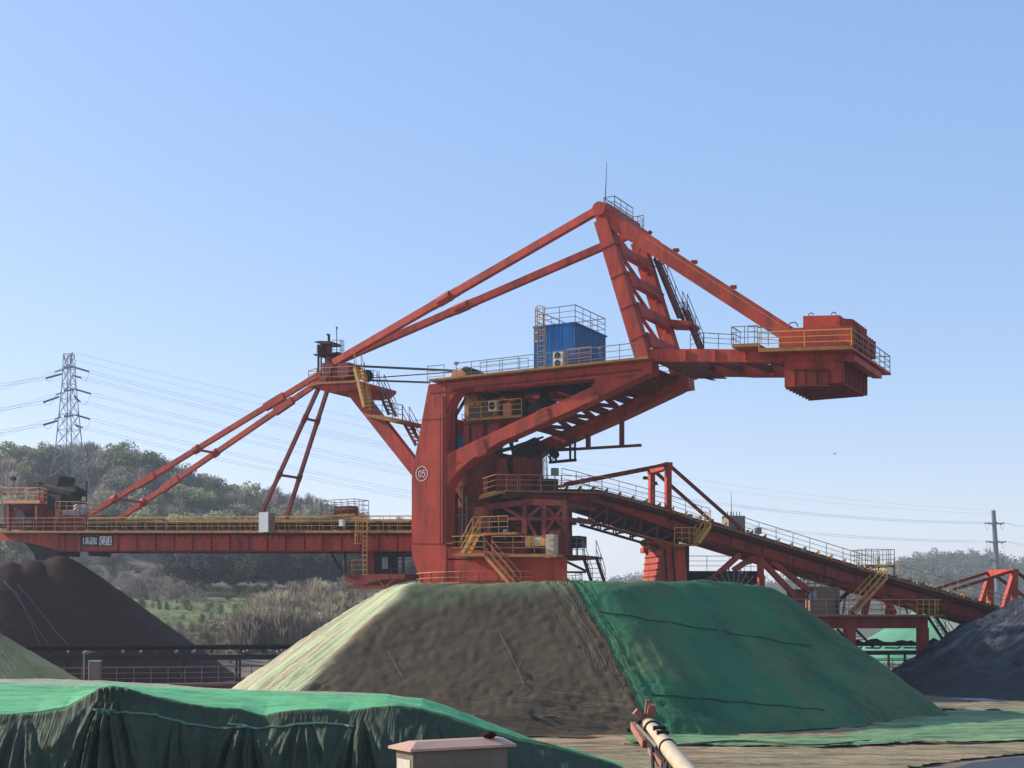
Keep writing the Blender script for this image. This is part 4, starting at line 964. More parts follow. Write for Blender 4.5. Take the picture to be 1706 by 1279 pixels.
# tail conveyor fittings
mb = MB()
for x in range(880, 1740, 22):
    p = q2(x, edge_y(x) - 1.5, .35); mb.beam(p, p + V(0, 0, .34), .07, .07, up=c2); mb.tube(p + V(0, 0, .3), p + c2 * .5 + V(0, 0, .16), .06, 6)
mb.build('idler_frame', OCHRE, tl)
mb = MB()
for (x0, y0), (x1, y1) in zip(TE[1:-1], TE[2:]):
    mb.tube(q2(x0, y0 + 8, .14), q2(x1, y1 + 8, .14), .05, 5); mb.tube(q2(x0, y0 + 11, .17), q2(x1, y1 + 11, .17), .03, 5)
mb.build('conduit', DARK, tl)
mb = MB()
for k in range(6):
    x = 1150 + 95 * k; p = q2(x, edge_y(x) - 4, -.5); mb.box(p, u2 * .12, c2 * .08, V(0, 0, .16))
mb.build('junction_box', GREY, tl)
mb = MB()
for x0, y0, x1, y1, b in ((1108, 916, 1112, 985, -.2), (1120, 912, 1126, 985, -.2), (1144, 955, 1150, 985, 2.6), (1160, 955, 1166, 985, 2.6), (1345, 990, 1345, 1022, .5), (1395, 996, 1395, 1022, .5), (1410, 985, 1404, 1022, 1.5), (1505, 1000, 1512, 1022, 1.0)): mb.tube(q2(x0, y0, b), q2(x1, y1, b), .06, 6)
mb.build('pipe', DARK, tl)
mb = MB(); stp = q2(1437, 1072, 2.0)
for x0, x1 in ((1425, 1455), (1395, 1425)):
    for b in (1.0, 1.8): mb.beam(q2(x0, 1048, b), q2(x1, 1078, b), .06, .16, side=c2)
    for k in range(6): a = q2(x0 + (x1 - x0) * (k + .5) / 6, 1048 + 5 * k + 2.5, 1.0); mb.beam(a, a + c2 * .8, .2, .04)
mb.build('under_stair', DARK, tl)
# ================================================================ nets, heaps and ground
def net_mat(name, col, rough=.75, weave=70, bump=.55, use_tint=False, var=.18, vs=.35, transl=.0, gloss=.2):
    m = bpy.data.materials.new(name); m.use_nodes = True; n = m.node_tree.nodes; l = m.node_tree.links
    b = n['Principled BSDF']; b.inputs['Roughness'].default_value = rough; b.inputs['Specular IOR Level'].default_value = gloss
    tc = n.new('ShaderNodeTexCoord')
    no = n.new('ShaderNodeTexNoise'); no.inputs['Scale'].default_value = vs; no.inputs['Detail'].default_value = 8; no.inputs['Roughness'].default_value = .7
    l.new(tc.outputs['Object'], no.inputs['Vector'])
    rp = n.new('ShaderNodeMapRange'); rp.inputs[1].default_value = .3; rp.inputs[2].default_value = .7; rp.inputs[3].default_value = 1 - var; rp.inputs[4].default_value = 1 + var
    l.new(no.outputs['Fac'], rp.inputs[0])
    mx = n.new('ShaderNodeVectorMath'); mx.operation = 'SCALE'
    if use_tint:
        at_ = n.new('ShaderNodeAttribute'); at_.attribute_name = 'tint'; l.new(at_.outputs['Color'], mx.inputs[0])
    else: mx.inputs[0].default_value = col
    l.new(rp.outputs[0], mx.inputs['Scale'])
    wn = n.new('ShaderNodeTexNoise'); wn.inputs['Scale'].default_value = 12; wn.inputs['Detail'].default_value = 9; wn.inputs['Roughness'].default_value = .75
    l.new(tc.outputs['Object'], wn.inputs['Vector'])
    w2 = n.new('ShaderNodeMapRange'); w2.inputs[1].default_value = .3; w2.inputs[2].default_value = .7; w2.inputs[3].default_value = .80; w2.inputs[4].default_value = 1.20
    l.new(wn.outputs['Fac'], w2.inputs[0])
    m2 = n.new('ShaderNodeVectorMath'); m2.operation = 'SCALE'; l.new(mx.outputs[0], m2.inputs[0]); l.new(w2.outputs[0], m2.inputs['Scale'])
    l.new(m2.outputs[0], b.inputs['Base Color'])
    bp = n.new('ShaderNodeBump'); bp.inputs['Strength'].default_value = bump; bp.inputs['Distance'].default_value = .03
    l.new(wn.outputs['Fac'], bp.inputs['Height'])
    # pulled creases: noise stretched along the direction the net is drawn
    fa = n.new('ShaderNodeAttribute'); fa.attribute_name = 'flow'; sp = n.new('ShaderNodeSeparateXYZ'); l.new(fa.outputs['Vector'], sp.inputs[0])
    cb2 = n.new('ShaderNodeCombineXYZ'); l.new(sp.outputs[0], cb2.inputs[0]); l.new(sp.outputs[1], cb2.inputs[1])
    prev = bp
    for sc_, amp in ((2.2, .22), (6.0, .09)):
        fn = n.new('ShaderNodeTexNoise'); fn.inputs['Scale'].default_value = sc_; fn.inputs['Detail'].default_value = 3; fn.inputs['Distortion'].default_value = .6; l.new(cb2.outputs[0], fn.inputs['Vector'])
        r1 = n.new('ShaderNodeMath'); r1.operation = 'SUBTRACT'; r1.inputs[1].default_value = .5; l.new(fn.outputs['Fac'], r1.inputs[0])
        r2 = n.new('ShaderNodeMath'); r2.operation = 'ABSOLUTE'; l.new(r1.outputs[0], r2.inputs[0])
        r3 = n.new('ShaderNodeMath'); r3.operation = 'POWER'; r3.inputs[1].default_value = .55; l.new(r2.outputs[0], r3.inputs[0])
        r4 = n.new('ShaderNodeMath'); r4.operation = 'MULTIPLY'; l.new(r3.outputs[0], r4.inputs[0]); l.new(sp.outputs[2], r4.inputs[1])
        b2 = n.new('ShaderNodeBump'); b2.invert = True; b2.inputs['Strength'].default_value = 1.0; b2.inputs['Distance'].default_value = amp
        l.new(r4.outputs[0], b2.inputs['Height']); l.new(prev.outputs[0], b2.inputs['Normal']); prev = b2
    l.new(prev.outputs[0], b.inputs['Normal'])
    if transl:
        t = n.new('ShaderNodeBsdfTranslucent'); l.new(m2.outputs[0], t.inputs['Color']); ms = n.new('ShaderNodeMixShader'); ms.inputs[0].default_value = transl
        l.new(b.outputs[0], ms.inputs[1]); l.new(t.outputs[0], ms.inputs[2]); l.new(ms.outputs[0], n['Material Output'].inputs['Surface'])
    return m
NET = net_mat('dusty_net', (.2, .2, .2), use_tint=True)
GNET = net_mat('green_net', (.03, .15, .09), use_tint=True)
FNET = net_mat('bright_green_net', (.03, .15, .09), use_tint=True, bump=.3)
def stone(name, c0, c1, rough, bump, sc, spec=.4, dist=.12, tint=False):
    m = bpy.data.materials.new(name); m.use_nodes = True; n = m.node_tree.nodes; l = m.node_tree.links
    b = n['Principled BSDF']; b.inputs['Roughness'].default_value = rough; b.inputs['Specular IOR Level'].default_value = spec
    tc = n.new('ShaderNodeTexCoord'); no = n.new('ShaderNodeTexNoise'); no.inputs['Scale'].default_value = sc; no.inputs['Detail'].default_value = 10; no.inputs['Roughness'].default_value = .72
    l.new(tc.outputs['Object'], no.inputs['Vector'])
    rp = n.new('ShaderNodeValToRGB'); rp.color_ramp.elements[0].position = .3; rp.color_ramp.elements[1].position = .72
    rp.color_ramp.elements[0].color = (*c0, 1); rp.color_ramp.elements[1].color = (*c1, 1); l.new(no.outputs['Fac'], rp.inputs['Fac'])
    last = rp.outputs['Color']
    if tint:
        a_ = n.new('ShaderNodeAttribute'); a_.attribute_name = 'tint'; mm = n.new('ShaderNodeMixRGB'); mm.blend_type = 'MULTIPLY'; mm.inputs[0].default_value = 1
        l.new(a_.outputs['Color'], mm.inputs[1]); l.new(last, mm.inputs[2]); last = mm.outputs[0]
    l.new(last, b.inputs['Base Color'])
    bp = n.new('ShaderNodeBump'); bp.inputs['Strength'].default_value = bump; bp.inputs['Distance'].default_value = dist
    l.new(no.outputs['Fac'], bp.inputs['Height']); l.new(bp.outputs[0], b.inputs['Normal'])
    return m
ORE = stone('dark_ore', (.024, .006, .003), (.048, .0155, .009), .9, .5, 2.2, spec=.15)
COAL = stone('wet_coal', (.006, .007, .009), (.014, .016, .020), .38, 1.0, 1.0, spec=.45, dist=.9, tint=True)
GROUND = stone('yard_ground', (.13, .095, .06), (.24, .18, .115), .9, .5, .6, spec=.2)
EARTH = stone('hill_earth', (.7, .7, .7), (1.25, 1.25, 1.25), .95, .6, .25, spec=.1, dist=.5, tint=True)
def hit(px, py, hf, d0, d1, n=1200):
    d = np.linspace(d0, d1, n); x = (px - CX) / F * d; z = CAMZ + (YH - py) / F * d
    k = np.nonzero(z <= hf(x, d))[0]; return at(px, py, d[k[0]] if len(k) else d1)
def tints(cols, shape): return np.broadcast_to(np.array([*cols, 1.0]), (*shape, 4)).copy()
def lerp4(a, b, t): return a * (1 - t[..., None]) + b * t[..., None]

# ---- ground: one sheet to the horizon, raised bank under the viewpoint
gx = np.concatenate([np.linspace(-3000, -130, 14), np.linspace(-110, 110, 90), np.linspace(130, 3000, 14)])
gy = np.concatenate([np.linspace(-300, -5, 6), np.linspace(0, 130, 110), np.linspace(140, 3000, 20)])
GX, GY = np.meshgrid(gx, gy)
gz = lambda x, y: 1.7 * smooth((17.5 - y) / 4) + np.where((y > 20) & (y < 140), .06 * fbm(x * .3, y * .3, 3), 0)
g = grid_obj('ground', GX, GY, gz(GX, GY), GROUND); tag(g, kind='structure', label='bare dusty stockyard ground')

# ---- central heap under two nets
def heap(x, y):
    h = .76 * (y - 50.2)
    h = smin(h, .76 * (-.625 * (x - 7.3) + .78 * (y - 50.2)), .5)
    h = smin(h, .83 * (19.7 - x) + .02 * (y - 60), .5)
    h = smin(h, .80 * (.96 * (x + 12.75) + .28 * (y - 60)), .35)
    h = smin(h, .76 * (72 - y), .8)
    top = 5.95 + .10 * smooth((x - 3) / 8) + .05 * np.sin(x * .9) + .12 * fbm(x * .5, y * .5, 5)
    return smin(h, top, .5)
def heap_n(x, y):
    h = heap(x, y); th = np.arctan2(y - 61, x - 2.5); r = np.hypot(x - 2.5, y - 61)
    s = np.clip(h / 1.0, 0, 1)
    h = h + s * (.08 * fbm(x * .45, y * .45, 11, 3) + .07 * np.minimum(fbm(x * .9, y * .9, 12, 2) + .34, 0) + .035 * np.abs(fbm(x * .8 + y * .5, y * 1.1 - x * .3, 15, 3)) + .05 * fbm(x * 4.5, y * 4.5, 13, 2))
    low = smooth((2.2 - h) / 2.0) * (h > -.3)
    # wrinkles: fans on the ends, horizontal creases low on the brown net
    fan = (np.abs(fbm(th * 26, r * .22, 21, 3)) ** .8) * .30 + .10 * np.abs(fbm(th * 70, r * .3, 22, 2))
    endw = smooth((x - 4) / 6) * .75 + smooth((-6 - x) / 3) * .9
    h = h + s * endw * (fan - .05) + s * smooth((x - 2) / 4) * .06 * np.abs(fbm(th * 45, r * .5, 23, 3))
    crease = np.abs(fbm(x * .33 + .4 * y, y * 2.6 + .25 * x, 31, 3)) * .32
    h = h + low * (1 - smooth((x - 6) / 3)) * smooth((x + 3) / 4) * (crease - .05)
    return h
xs = np.arange(-19, 25, .105); ys = np.arange(48.4, 73.5, .105)
X, Y = np.meshgrid(xs, ys); H = heap_n(X, Y)
# border between brown and green net, traced on the heap
bpx = [(938, 955), (945, 973), (965, 1005), (985, 1040), (1012, 1085), (1040, 1140), (1066, 1192), (1084, 1236)]
bw = [hit(px, max(py, 974), heap, 49, 62) for px, py in bpx]; bw[0] = V(bw[1].x - .2, 73, 0)
by_ = np.array([p.y for p in bw[1:]])[::-1]; bx_ = np.array([p.x for p in bw[1:]])[::-1]
border = np.interp(Y, np.concatenate([by_, [75]]), np.concatenate([bx_, [bx_[-1] - .5]])) + .12 * fbm(Y * 1.5, Y * 0 + 2, 3)
dist_b = X - border
foot = (H > -.55 + .5 * fbm(X * .5, Y * .5, 9))
# brown net (dusty, greener towards crest and left end)
tanc = tints((.108, .072, .036), X.shape); grn = tints((.30, .40, .20), X.shape); pale = tints((.50, .43, .28), X.shape)
ridge_l = .80 * (.96 * (X + 12.75) + .28 * (Y - 60)) - .76 * (Y - 50.2)     # <0 on the left end
gl = smooth((-ridge_l + .3 + .8 * fbm(X * .7, Y * .7, 41)) / .8)
th = np.arctan2(Y - 61, X - 2.5)
gl2 = np.clip(gl * (.75 + .5 * fbm(th * 22, H * .3, 42)), 0, 1)
cr = smooth((H - 5.0 - .35 * np.sin(X * .55 + 1) + .7 * fbm(X * .6, Y * .6, 43)) / .7) * .85
tc_ = lerp4(tanc, tints((.125, .14, .06), X.shape), cr); tc_ = lerp4(tc_, lerp4(pale, grn, np.clip(.55 + 1.4 * fbm(th * 24, H * .5 + X * .1, 44), 0, 1)), gl2)
Hb = H + np.clip(H, 0, 1) * (.16 * np.abs(fbm(dist_b * 3.2, Y * .22, 45, 3)) * np.exp(np.minimum(dist_b, 0) / 1.6) * (dist_b < .3) + .05 * np.abs(fbm(X * .4 + Y * .2, Y * 4 + X * .5, 46, 2)) * smooth((3.5 - H) / 2))
Hg = H + np.clip(H, 0, 1) * (.2 * np.abs(fbm(dist_b * 3.0, Y * .2, 47, 3)) * np.exp(-np.maximum(dist_b, 0) / 1.3)) + .22 * np.abs(fbm(X * 2.0, Y * 2.0, 48, 3)) * smooth((1.0 - H) / .8) * (H > -.1)
fm = lambda m: m[:-1, :-1] & m[1:, 1:] & m[:-1, 1:] & m[1:, :-1]
endl = smooth((-6 - X) / 3); lowb = smooth((2.6 - H) / 1.6) * smooth((X + 4) / 4); nearb = np.exp(np.minimum(dist_b, 0) / .9)
use_h = (lowb > nearb) & (endl < lowb)
wgt_b = np.clip(np.where(use_h, .55 * np.clip((lowb - np.maximum(nearb, endl)) * 2.2, 0, 1), .8 * np.clip((np.maximum(endl, nearb) - lowb) * 2.2, 0, 1) * np.maximum(endl, nearb)), 0, 1) * (.55 + .9 * np.clip(fbm(X * .35, Y * .35, 49) + .3, 0, 1))
flow_b = [np.where(use_h, Y * 1.5 + X * .35, np.where(endl > nearb, th * 13, dist_b * 1.5)), np.where(use_h, X * .16 - Y * .05, H * .22), wgt_b]
bn = grid_obj('dust_net', X, Y, np.maximum(Hb, .05 + .06 * np.abs(fbm(X * .8, Y * 2.5, 17))), NET, fm(foot & (dist_b < .3)), base=(-4, 56, 0), attr=tc_, flow=flow_b)
tag(bn, 'dusty brown net over the left half of the central heap, torn in spots', 'net', 'dust nets over the central heap')
gc = tints((.032, .155, .062), X.shape); gd = tints((.095, .140, .055), X.shape)
gm = lerp4(gc, gd, np.clip(.45 + 1.3 * fbm(X * .35, Y * .35, 51) + .9 * fbm(th * 40, H * .25, 52, 3) + .3 * smooth((X - 8) / 8), 0, 1)); gm = lerp4(gm, tints((.018, .085, .042), X.shape), np.clip(1.5 * fbm(X * .6 + Y * .3, Y * .5, 53, 3) - .1, 0, .8))
fold = .10 * np.exp(-(dist_b / .12) ** 2) + .07 * np.exp(-((dist_b - .45) / .15) ** 2) + .05
nb2 = np.exp(-np.maximum(dist_b, 0) / 1.5); flow_g = [np.where(nb2 > .45, dist_b * 1.5, th * 12), H * .25 + 3 * (nb2 > .45), np.where(nb2 > .45, .7 * np.clip((nb2 - .45) * 5, 0, 1), np.clip(.22 + .45 * smooth((X - 9) / 6) + .4 * smooth((1.8 - H) / 1.5), 0, 1) * np.clip((.45 - nb2) * 5, 0, 1)) * (.5 + np.clip(fbm(X * .4, Y * .4, 50) + .4, 0, 1))]
gn = grid_obj('dust_net', X, Y, np.maximum(Hg + fold, .07 + .05 * np.abs(fbm(X * 1.2, Y * 1.2, 18))), GNET, fm((H > -.4 + .5 * fbm(X * .7, Y * .7, 10)) & (dist_b > 0)), base=(9, 58, 0), attr=gm, flow=flow_g)
tag(gn, 'dark green net over the right half of the central heap', 'net', 'dust nets over the central heap')
TEAR = mat('torn_edge', (.018, .013, .012), .9, var=.4, vscale=6)
rnt = np.random.default_rng(3)
def tear(px, py, a_, b_, rot):
    mb = MB(); n = 15; pts = []
    for i in range(n):
        t = 2 * math.pi * i / n; r_ = rnt.uniform(.6, 1.1); ux, uy = a_ * r_ * math.cos(t), b_ * r_ * math.sin(t)
        pts.append(hit(px + ux * math.cos(rot) - uy * math.sin(rot), py + ux * math.sin(rot) + uy * math.cos(rot), heap_n, 49, 62) + V(0, -.02, .035))
    cc = sum(pts, V(0, 0, 0)) / n; mb.add(pts + [cc], [(i, (i + 1) % n, n) for i in range(n)]); mb.build('tear', TEAR, bn)
for t_ in ((966, 1079, 6, 4, .3), (881, 1128, 3.5, 9, -.5), (852, 1154, 3, 2.2, 0), (893, 1198, 11, 4, .35), (884, 1190, 4, 4, 0), (918, 1196, 14, 2.2, 0), (771, 1056, 2.5, 1.8, 0), (752, 1097, 3, 1.6, .4)): tear(*t_)
def seam(pxs, hf, r, m, par, lift=.1, d0=48, d1=64):
    mb = MB(); pts = [hit(px, py, lambda a, b: hf(a, b), d0, d1) + V(0, 0, lift) for px, py in pxs]; mb.path(pts, r, 5); return mb.build('seam', m, par)
SEAM = mat('seam_cord', (.015, .055, .035), .8); PSEAM = mat('pale_cord', (.19, .17, .12), .8)
seam([(990 + 12 * i, 1020 + 2.0 * i + 1.2 * math.sin(i)) for i in range(31)], heap_n, .028, SEAM, gn)
seam([(1085 + 12 * i, 1160 + 1.1 * i + 1.0 * math.sin(i * 1.3)) for i in range(25)], heap_n, .03, SEAM, gn)
seam([(832 + 2.6 * i, 1057 + 4.6 * i + .06 * i * i) for i in range(17)], heap_n, .007, PSEAM, bn, .06)
seam([(645 + 2.2 * i, 1085 + 4.0 * i) for i in range(12)], heap_n, .007, PSEAM, bn, .06)

# ---- nets lying flat on the yard in front
def flat_net(name, label, poly_fn, c0, c1, zl, x0, x1, y0, y1, seed, st=.14):
    X, Y = np.meshgrid(np.arange(x0, x1, st), np.arange(y0, y1, st))
    Z = zl + gz(X, Y) + .14 * np.abs(fbm(X * .22, Y * 1.5 + .35 * X, seed, 3))  + .05 * np.abs(fbm(X * .9, Y * .9, seed + 1, 3))
    k = poly_fn(X, Y)
    t = np.clip(.5 + 2.2 * fbm(X * .10 + Y * .2, Y * 1.3, seed + 2, 5), 0, 1)
    o = grid_obj(name, X, Y, Z, NET, fm(k), base=(float(X[k].mean()), float(Y[k].mean()), 0), attr=lerp4(lerp4(tints(c0, X.shape), tints(c1, X.shape), t), tints((.12, .095, .05), X.shape), np.clip(np.abs(fbm(X * .12 - Y * .15, Y * 2.2, seed + 4, 4)) * -6 + .8, 0, .75)), flow=[Y * 1.3 + X * .25, X * .12, np.full(X.shape, .8)])
    return tag(o, label, 'net', 'nets spread flat on the yard')
def ground_pt(px, py): d = CAMZ * F / (py - YH); return at(px, py, d)
def below_line(pts):          # keeps points nearer than a traced front/back line
    g_ = [ground_pt(*p) for p in pts]; gx_ = np.array([p.x / p.y for p in g_]); gd_ = np.array([p.y for p in g_])
    return lambda X, Y: np.interp(X / Y, gx_, gd_)
far_t = below_line([(700, 1218), (1060, 1215), (1300, 1200), (1500, 1178), (1706, 1166), (1760, 1165)])
mid_a = below_line([(700, 1222), (1100, 1228), (1400, 1232), (1560, 1190), (1706, 1186), (1760, 1186)])
mid_b = below_line([(700, 1226), (1100, 1245), (1350, 1250), (1560, 1243), (1706, 1240), (1760, 1240)])
end_b = below_line([(700, 1290), (1500, 1286), (1600, 1268), (1706, 1258), (1760, 1256)])
flat_net('ground_net', 'tan dust covered net spread flat on the yard before the central heap', lambda X, Y: (Y < far_t(X, Y)) & (Y > end_b(X, Y)) & (X > -6), (.40, .27, .155), (.32, .265, .145), .02, -6, 30, 36, 78, 61, .16)
flat_net('ground_net', 'bright green net strip spread flat right of the central heap', lambda X, Y: (Y < mid_a(X, Y)) & (Y > mid_b(X, Y) + .5 * fbm(X * .5, Y * .5, 66)) & (X > 4), (.13, .34, .15), (.24, .34, .16), .10, 3, 30, 40, 70, 63, .12)
mb = MB()
for i in range(30): 
    x = 1040 + 20 * i; a = ground_pt(x, 1247 + 4 * math.sin(i * .5) - .15 * i); b_ = ground_pt(x + 20, 1247 + 4 * math.sin(i * .5 + .5) - .15 * (i + 1)); mb.tube(a + V(0, 0, .16), b_ + V(0, 0, .16), .035, 5)
o = mb.build('rope', mat('brown_rope', (.07, .055, .035), .8), base=ground_pt(1300, 1247)); tag(o, 'long dark rope holding the flat nets down near the front of the yard', 'rope')
wet = MB(); pts = [ground_pt(*p) + V(0, 0, .035) for p in ((1560, 1290), (1620, 1272), (1690, 1263), (1800, 1260), (1900, 1290))]
wet.prism(pts, V(0, 0, -.02)); o = wet.build('wet_patch', mat('wet_ground', (.03, .027, .025), .5, var=.3, vscale=.8)); tag(o, 'dark wet patch of ground in the near right corner', kind='structure')
for i, (px, py, s_, lab) in enumerate(((1580, 1188, .34, 'left of two small dark sandbags where the green net meets the yard, nearer the heap'), (1655, 1189.5, .38, 'right of two small dark sandbags on the far edge of the flat green net'))):
    X, Y = np.meshgrid(np.linspace(-1, 1, 12), np.linspace(-1, 1, 12)); zz = (1 - X ** 4) * (1 - Y ** 4); p = ground_pt(px, py)
    o = grid_obj('sandbag', p.x + X * s_ * 1.2, p.y + Y * s_ * .6, .08 + zz * s_ * .45 + .03 * fbm(X * 2, Y * 2, i), mat('sandbag', (.035, .03, .025), .9), base=(p.x, p.y, 0)); tag(o, lab, 'sandbag', 'sandbags on the flat nets')

# ---- coal heap at the right edge
def coal(x, y):
    r = np.hypot((x - 39.3), (y - 86) * .95); h = .6 * (16.2 - r)
    h = smin(h, 8.2 + 0 * x, 2.0)
    th = np.arctan2(y - 86, x - 39.3)
    s = np.clip(h / 1.5, 0, 1)
    return h + s * (.7 * fbm(th * 5, r * .12, 71, 4) + .6 * fbm(x * .45, y * .45, 72, 5) + .22 * np.abs(fbm(x * 1.6, y * 1.6, 73, 4)) + .3 * np.abs(fbm(th * 14, r * .25, 74, 3)))
X, Y = np.meshgrid(np.arange(19, 62, .16), np.arange(68, 108, .16)); Hc = coal(X, Y)
thc = np.arctan2(Y - 86, X - 39.3); rc_ = np.hypot(X - 39.3, Y - 86)
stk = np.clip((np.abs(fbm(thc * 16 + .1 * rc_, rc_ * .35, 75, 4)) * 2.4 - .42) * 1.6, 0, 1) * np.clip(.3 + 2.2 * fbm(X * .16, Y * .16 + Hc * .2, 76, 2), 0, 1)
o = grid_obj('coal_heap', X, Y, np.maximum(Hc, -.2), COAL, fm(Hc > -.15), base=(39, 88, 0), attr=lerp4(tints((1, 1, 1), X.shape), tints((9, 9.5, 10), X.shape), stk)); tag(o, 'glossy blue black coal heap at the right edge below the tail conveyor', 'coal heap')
X, Y = np.meshgrid(np.arange(18, 45, .2), np.arange(63, 76, .2)); band = (np.hypot((X - 39.3), (Y - 86) * .95) > 15.9) & (np.hypot((X - 39.3), (Y - 86) * .95) < 18.0 + .5 * fbm(X * .6, Y * .6, 3))
o = grid_obj('pale_dust', X, Y, .045 + .05 * fbm(X, Y, 77) + gz(X, Y), mat('pale_dust', (.33, .31, .29), .9, var=.25, vscale=1.0), fm(band)); tag(o, 'pale dusty apron along the foot of the coal heap', kind='structure')

# ---- dark ore heap under the boom tip
def dark(x, y):
    cones = []
    for px, py, d, k in ((100, 925, 103, .76), (14, 934, 101, .74), (-80, 936, 104, .72), (56, 931, 102, .74)):
        p = at(px, py, d); r = np.hypot(x - p.x, y - p.y); cones.append(p.z - k * (np.sqrt(r * r + 1.2) - 1.0))
    h = np.maximum(np.maximum(cones[0], cones[1]), np.maximum(cones[2], cones[3]))
    return h + .18 * fbm(x * .5, y * .5, 81, 4) + .05 * fbm(x * 2, y * 2, 82, 3)
X, Y = np.meshgrid(np.arange(-64, -20, .22), np.arange(86, 122, .22)); Hd = dark(X, Y)
dh = grid_obj('ore_heap', X, Y, np.maximum(Hd, -.2), ORE, fm(Hd > -.15), base=(-35, 103, 0)); tag(dh, 'dark purple brown ore heap under the left end of the boom', 'ore heap')
ROPE = mat('old_rope', (.12, .09, .085), .9)
for pts in ([(6, 968), (22, 985), (38, 1010), (55, 1045), (70, 1085)], [(26, 985), (45, 1020), (65, 1052), (88, 1085)], [(30, 975), (60, 1010), (95, 1055), (128, 1090)]):
    fine = []
    for a, b_ in zip(pts[:-1], pts[1:]): fine += [(a[0] + (b_[0] - a[0]) * t, a[1] + (b_[1] - a[1]) * t) for t in (0, .25, .5, .75)]
    mb = MB(); P_ = [hit(px, py, dark, 84, 112, 1500) + V(0, -.04, .05) for px, py in fine]; mb.path(P_, .03, 5)
    mb.build('slope_rope', ROPE, dh)

# ---- small netted heap at the far left
def tanh_(x, y):
    p = at(-60, 1030, 52); r = np.hypot(x - p.x, (y - p.y)); h = .66 * (7.35 - np.sqrt(r * r + .8))
    return h + .08 * fbm(x * .8, y * .8, 91, 4) + .05 * np.abs(fbm(np.arctan2(y - p.y, x - p.x) * 22, r * .3, 92, 3))
X, Y = np.meshgrid(np.arange(-31, -11, .12), np.arange(42, 62, .12)); Ht = tanh_(X, Y)
o = grid_obj('netted_heap', X, Y, np.maximum(Ht, -.1), NET, fm(Ht > -.05), base=(-21, 52, 0), attr=lerp4(tints((.40, .31, .12), X.shape), tints((.50, .39, .18), X.shape), np.clip(.4 + 1.5 * fbm(X * .4, Y * .4, 93), 0, 1)), flow=[np.arctan2(Y - 52, X + 21.1) * 6, Ht * .25, np.full(X.shape, .7)])
tag(o, 'small olive netted heap at the left edge before the railing', 'netted heap')

# ---- near green netted mound at lower left
pxs = np.array([-400, 0, 60, 110, 140, 165, 188, 215, 250, 300, 345, 400, 425, 440, 470, 500, 545, 580, 620, 660, 700, 740, 800, 860, 940, 1020, 1100, 1180])
pys = np.array([1192, 1191, 1190, 1182, 1165, 1150, 1146, 1149, 1160, 1172, 1179, 1182, 1190, 1193, 1187, 1183, 1182, 1187, 1180, 1176, 1181, 1193, 1214, 1232, 1250, 1272, 1310, 1360])
DF = 26.0
def crest(xw): px = CX + xw / DF * F; return CAMZ - (np.interp(px, pxs, pys) - YH) / F * DF
pbk = np.array([-400, 0, 150, 265, 400, 640, 700, 760, 830, 900, 1000, 1180]); ybk = np.array([1134, 1135, 1138, 1143, 1150, 1157, 1166, 1186, 1212, 1236, 1262, 1345])
DB = 38.0
def back(xw): px = CX + xw / DF * F; return CAMZ - (np.interp(px, pbk, ybk) - YH) / F * DB
nx = 700; xa = np.linspace(-14.5, 4.2, nx)
tv = np.concatenate([np.linspace(0, 1, 90), np.linspace(1.01, 2, 110), np.linspace(2.02, 3, 25)])
XA, TV = np.meshgrid(xa, tv)
Cz, Bz = crest(XA), back(XA)
fr_ = np.clip(TV, 0, 1); tp_ = np.clip(TV - 1, 0, 1); bk_ = np.clip(TV - 2, 0, 1)
pxa = CX + XA / DF * F
below = np.clip((1 - fr_) * 95, 0, 95)
gat = 0; gather = 0
for gx_, gw_, k1, k2 in ((180, 1.0, 7, 17), (412, .75, 6, 15), (598, .6, 5, 13), (300, .35, 6, 14), (505, .5, 6, 13), (40, .4, 5, 12), (720, .4, 5, 12)):
    ka = np.arctan2(pxa - gx_, below + 6); g1 = gw_ * np.exp(-((pxa - gx_) / (34 + below * .5)) ** 2)
    gat = gat + g1 * (.55 * np.abs(np.sin(ka * k1 + gx_)) + .25 * np.abs(np.sin(ka * k2))); gather = np.maximum(gather, g1)
rdg = lambda f, s_, k_: 1 - np.abs(fbm(XA * f + .3 * fbm(XA * 2, fr_ * 2, 5), fr_ * .6, s_, k_)) * 2
drape = .35 * rdg(.9, 101, 2) + .30 * rdg(2.3, 102, 2) + .14 * rdg(5.5, 103, 2)
drape = drape * (1 - .6 * gather) + gat
fold_w = smooth((1 - fr_ - .05) / .3) * np.where(TV <= 1, 1, 0)
YA = DF - 1.25 * (1 - fr_) ** .95 - .80 * fold_w * (drape - .35) + (DB - DF) * tp_ + 5 * bk_
ZA = np.where(TV <= 1, Cz * (1 - (1 - fr_) ** 1.18) + .02, np.where(TV <= 2, Cz + (Bz - Cz) * smooth(tp_ ** .6), Bz * (1 - bk_)))
XB = XA * np.where(TV > 1, 1 + (DB - DF) / DF * tp_ * .9, 1 - .03 * (1 - fr_))
rip = np.where((TV > 1) & (TV <= 2.2), .07 * fbm(XB * .6, YA * 1.1, 111, 4) + .12 * np.abs(fbm(XB * .45 + YA * .35, YA * 2.0, 112, 3)), .03 * fbm(XB * 2, ZA * 1.5, 113, 3))
up_ = np.clip((TV - .62) / .38, 0, 1) * (TV <= 1.05)
YA = YA - .10 * up_ * np.exp(-((pxa - 190) / 45) ** 2) * np.abs(np.sin(np.arctan2(pxa - 182, (TV - .5) * 60) * 9))
YA = YA - np.where(TV < 1, .10 * np.abs(fbm(XB * .9 + ZA * .7, ZA * 2.4 - XB * .5, 118, 3)), 0) * (1 - gather)
ZA = ZA + rip * np.clip((Cz - .2) / .6, 0, 1)
brt = tints((.115, .40, .17), XA.shape); drk_shade = tints((.046, .064, .036), XA.shape); tn = tints((.36, .36, .23), XA.shape)  # front drape darkened below the crest: double net plus shade painted in
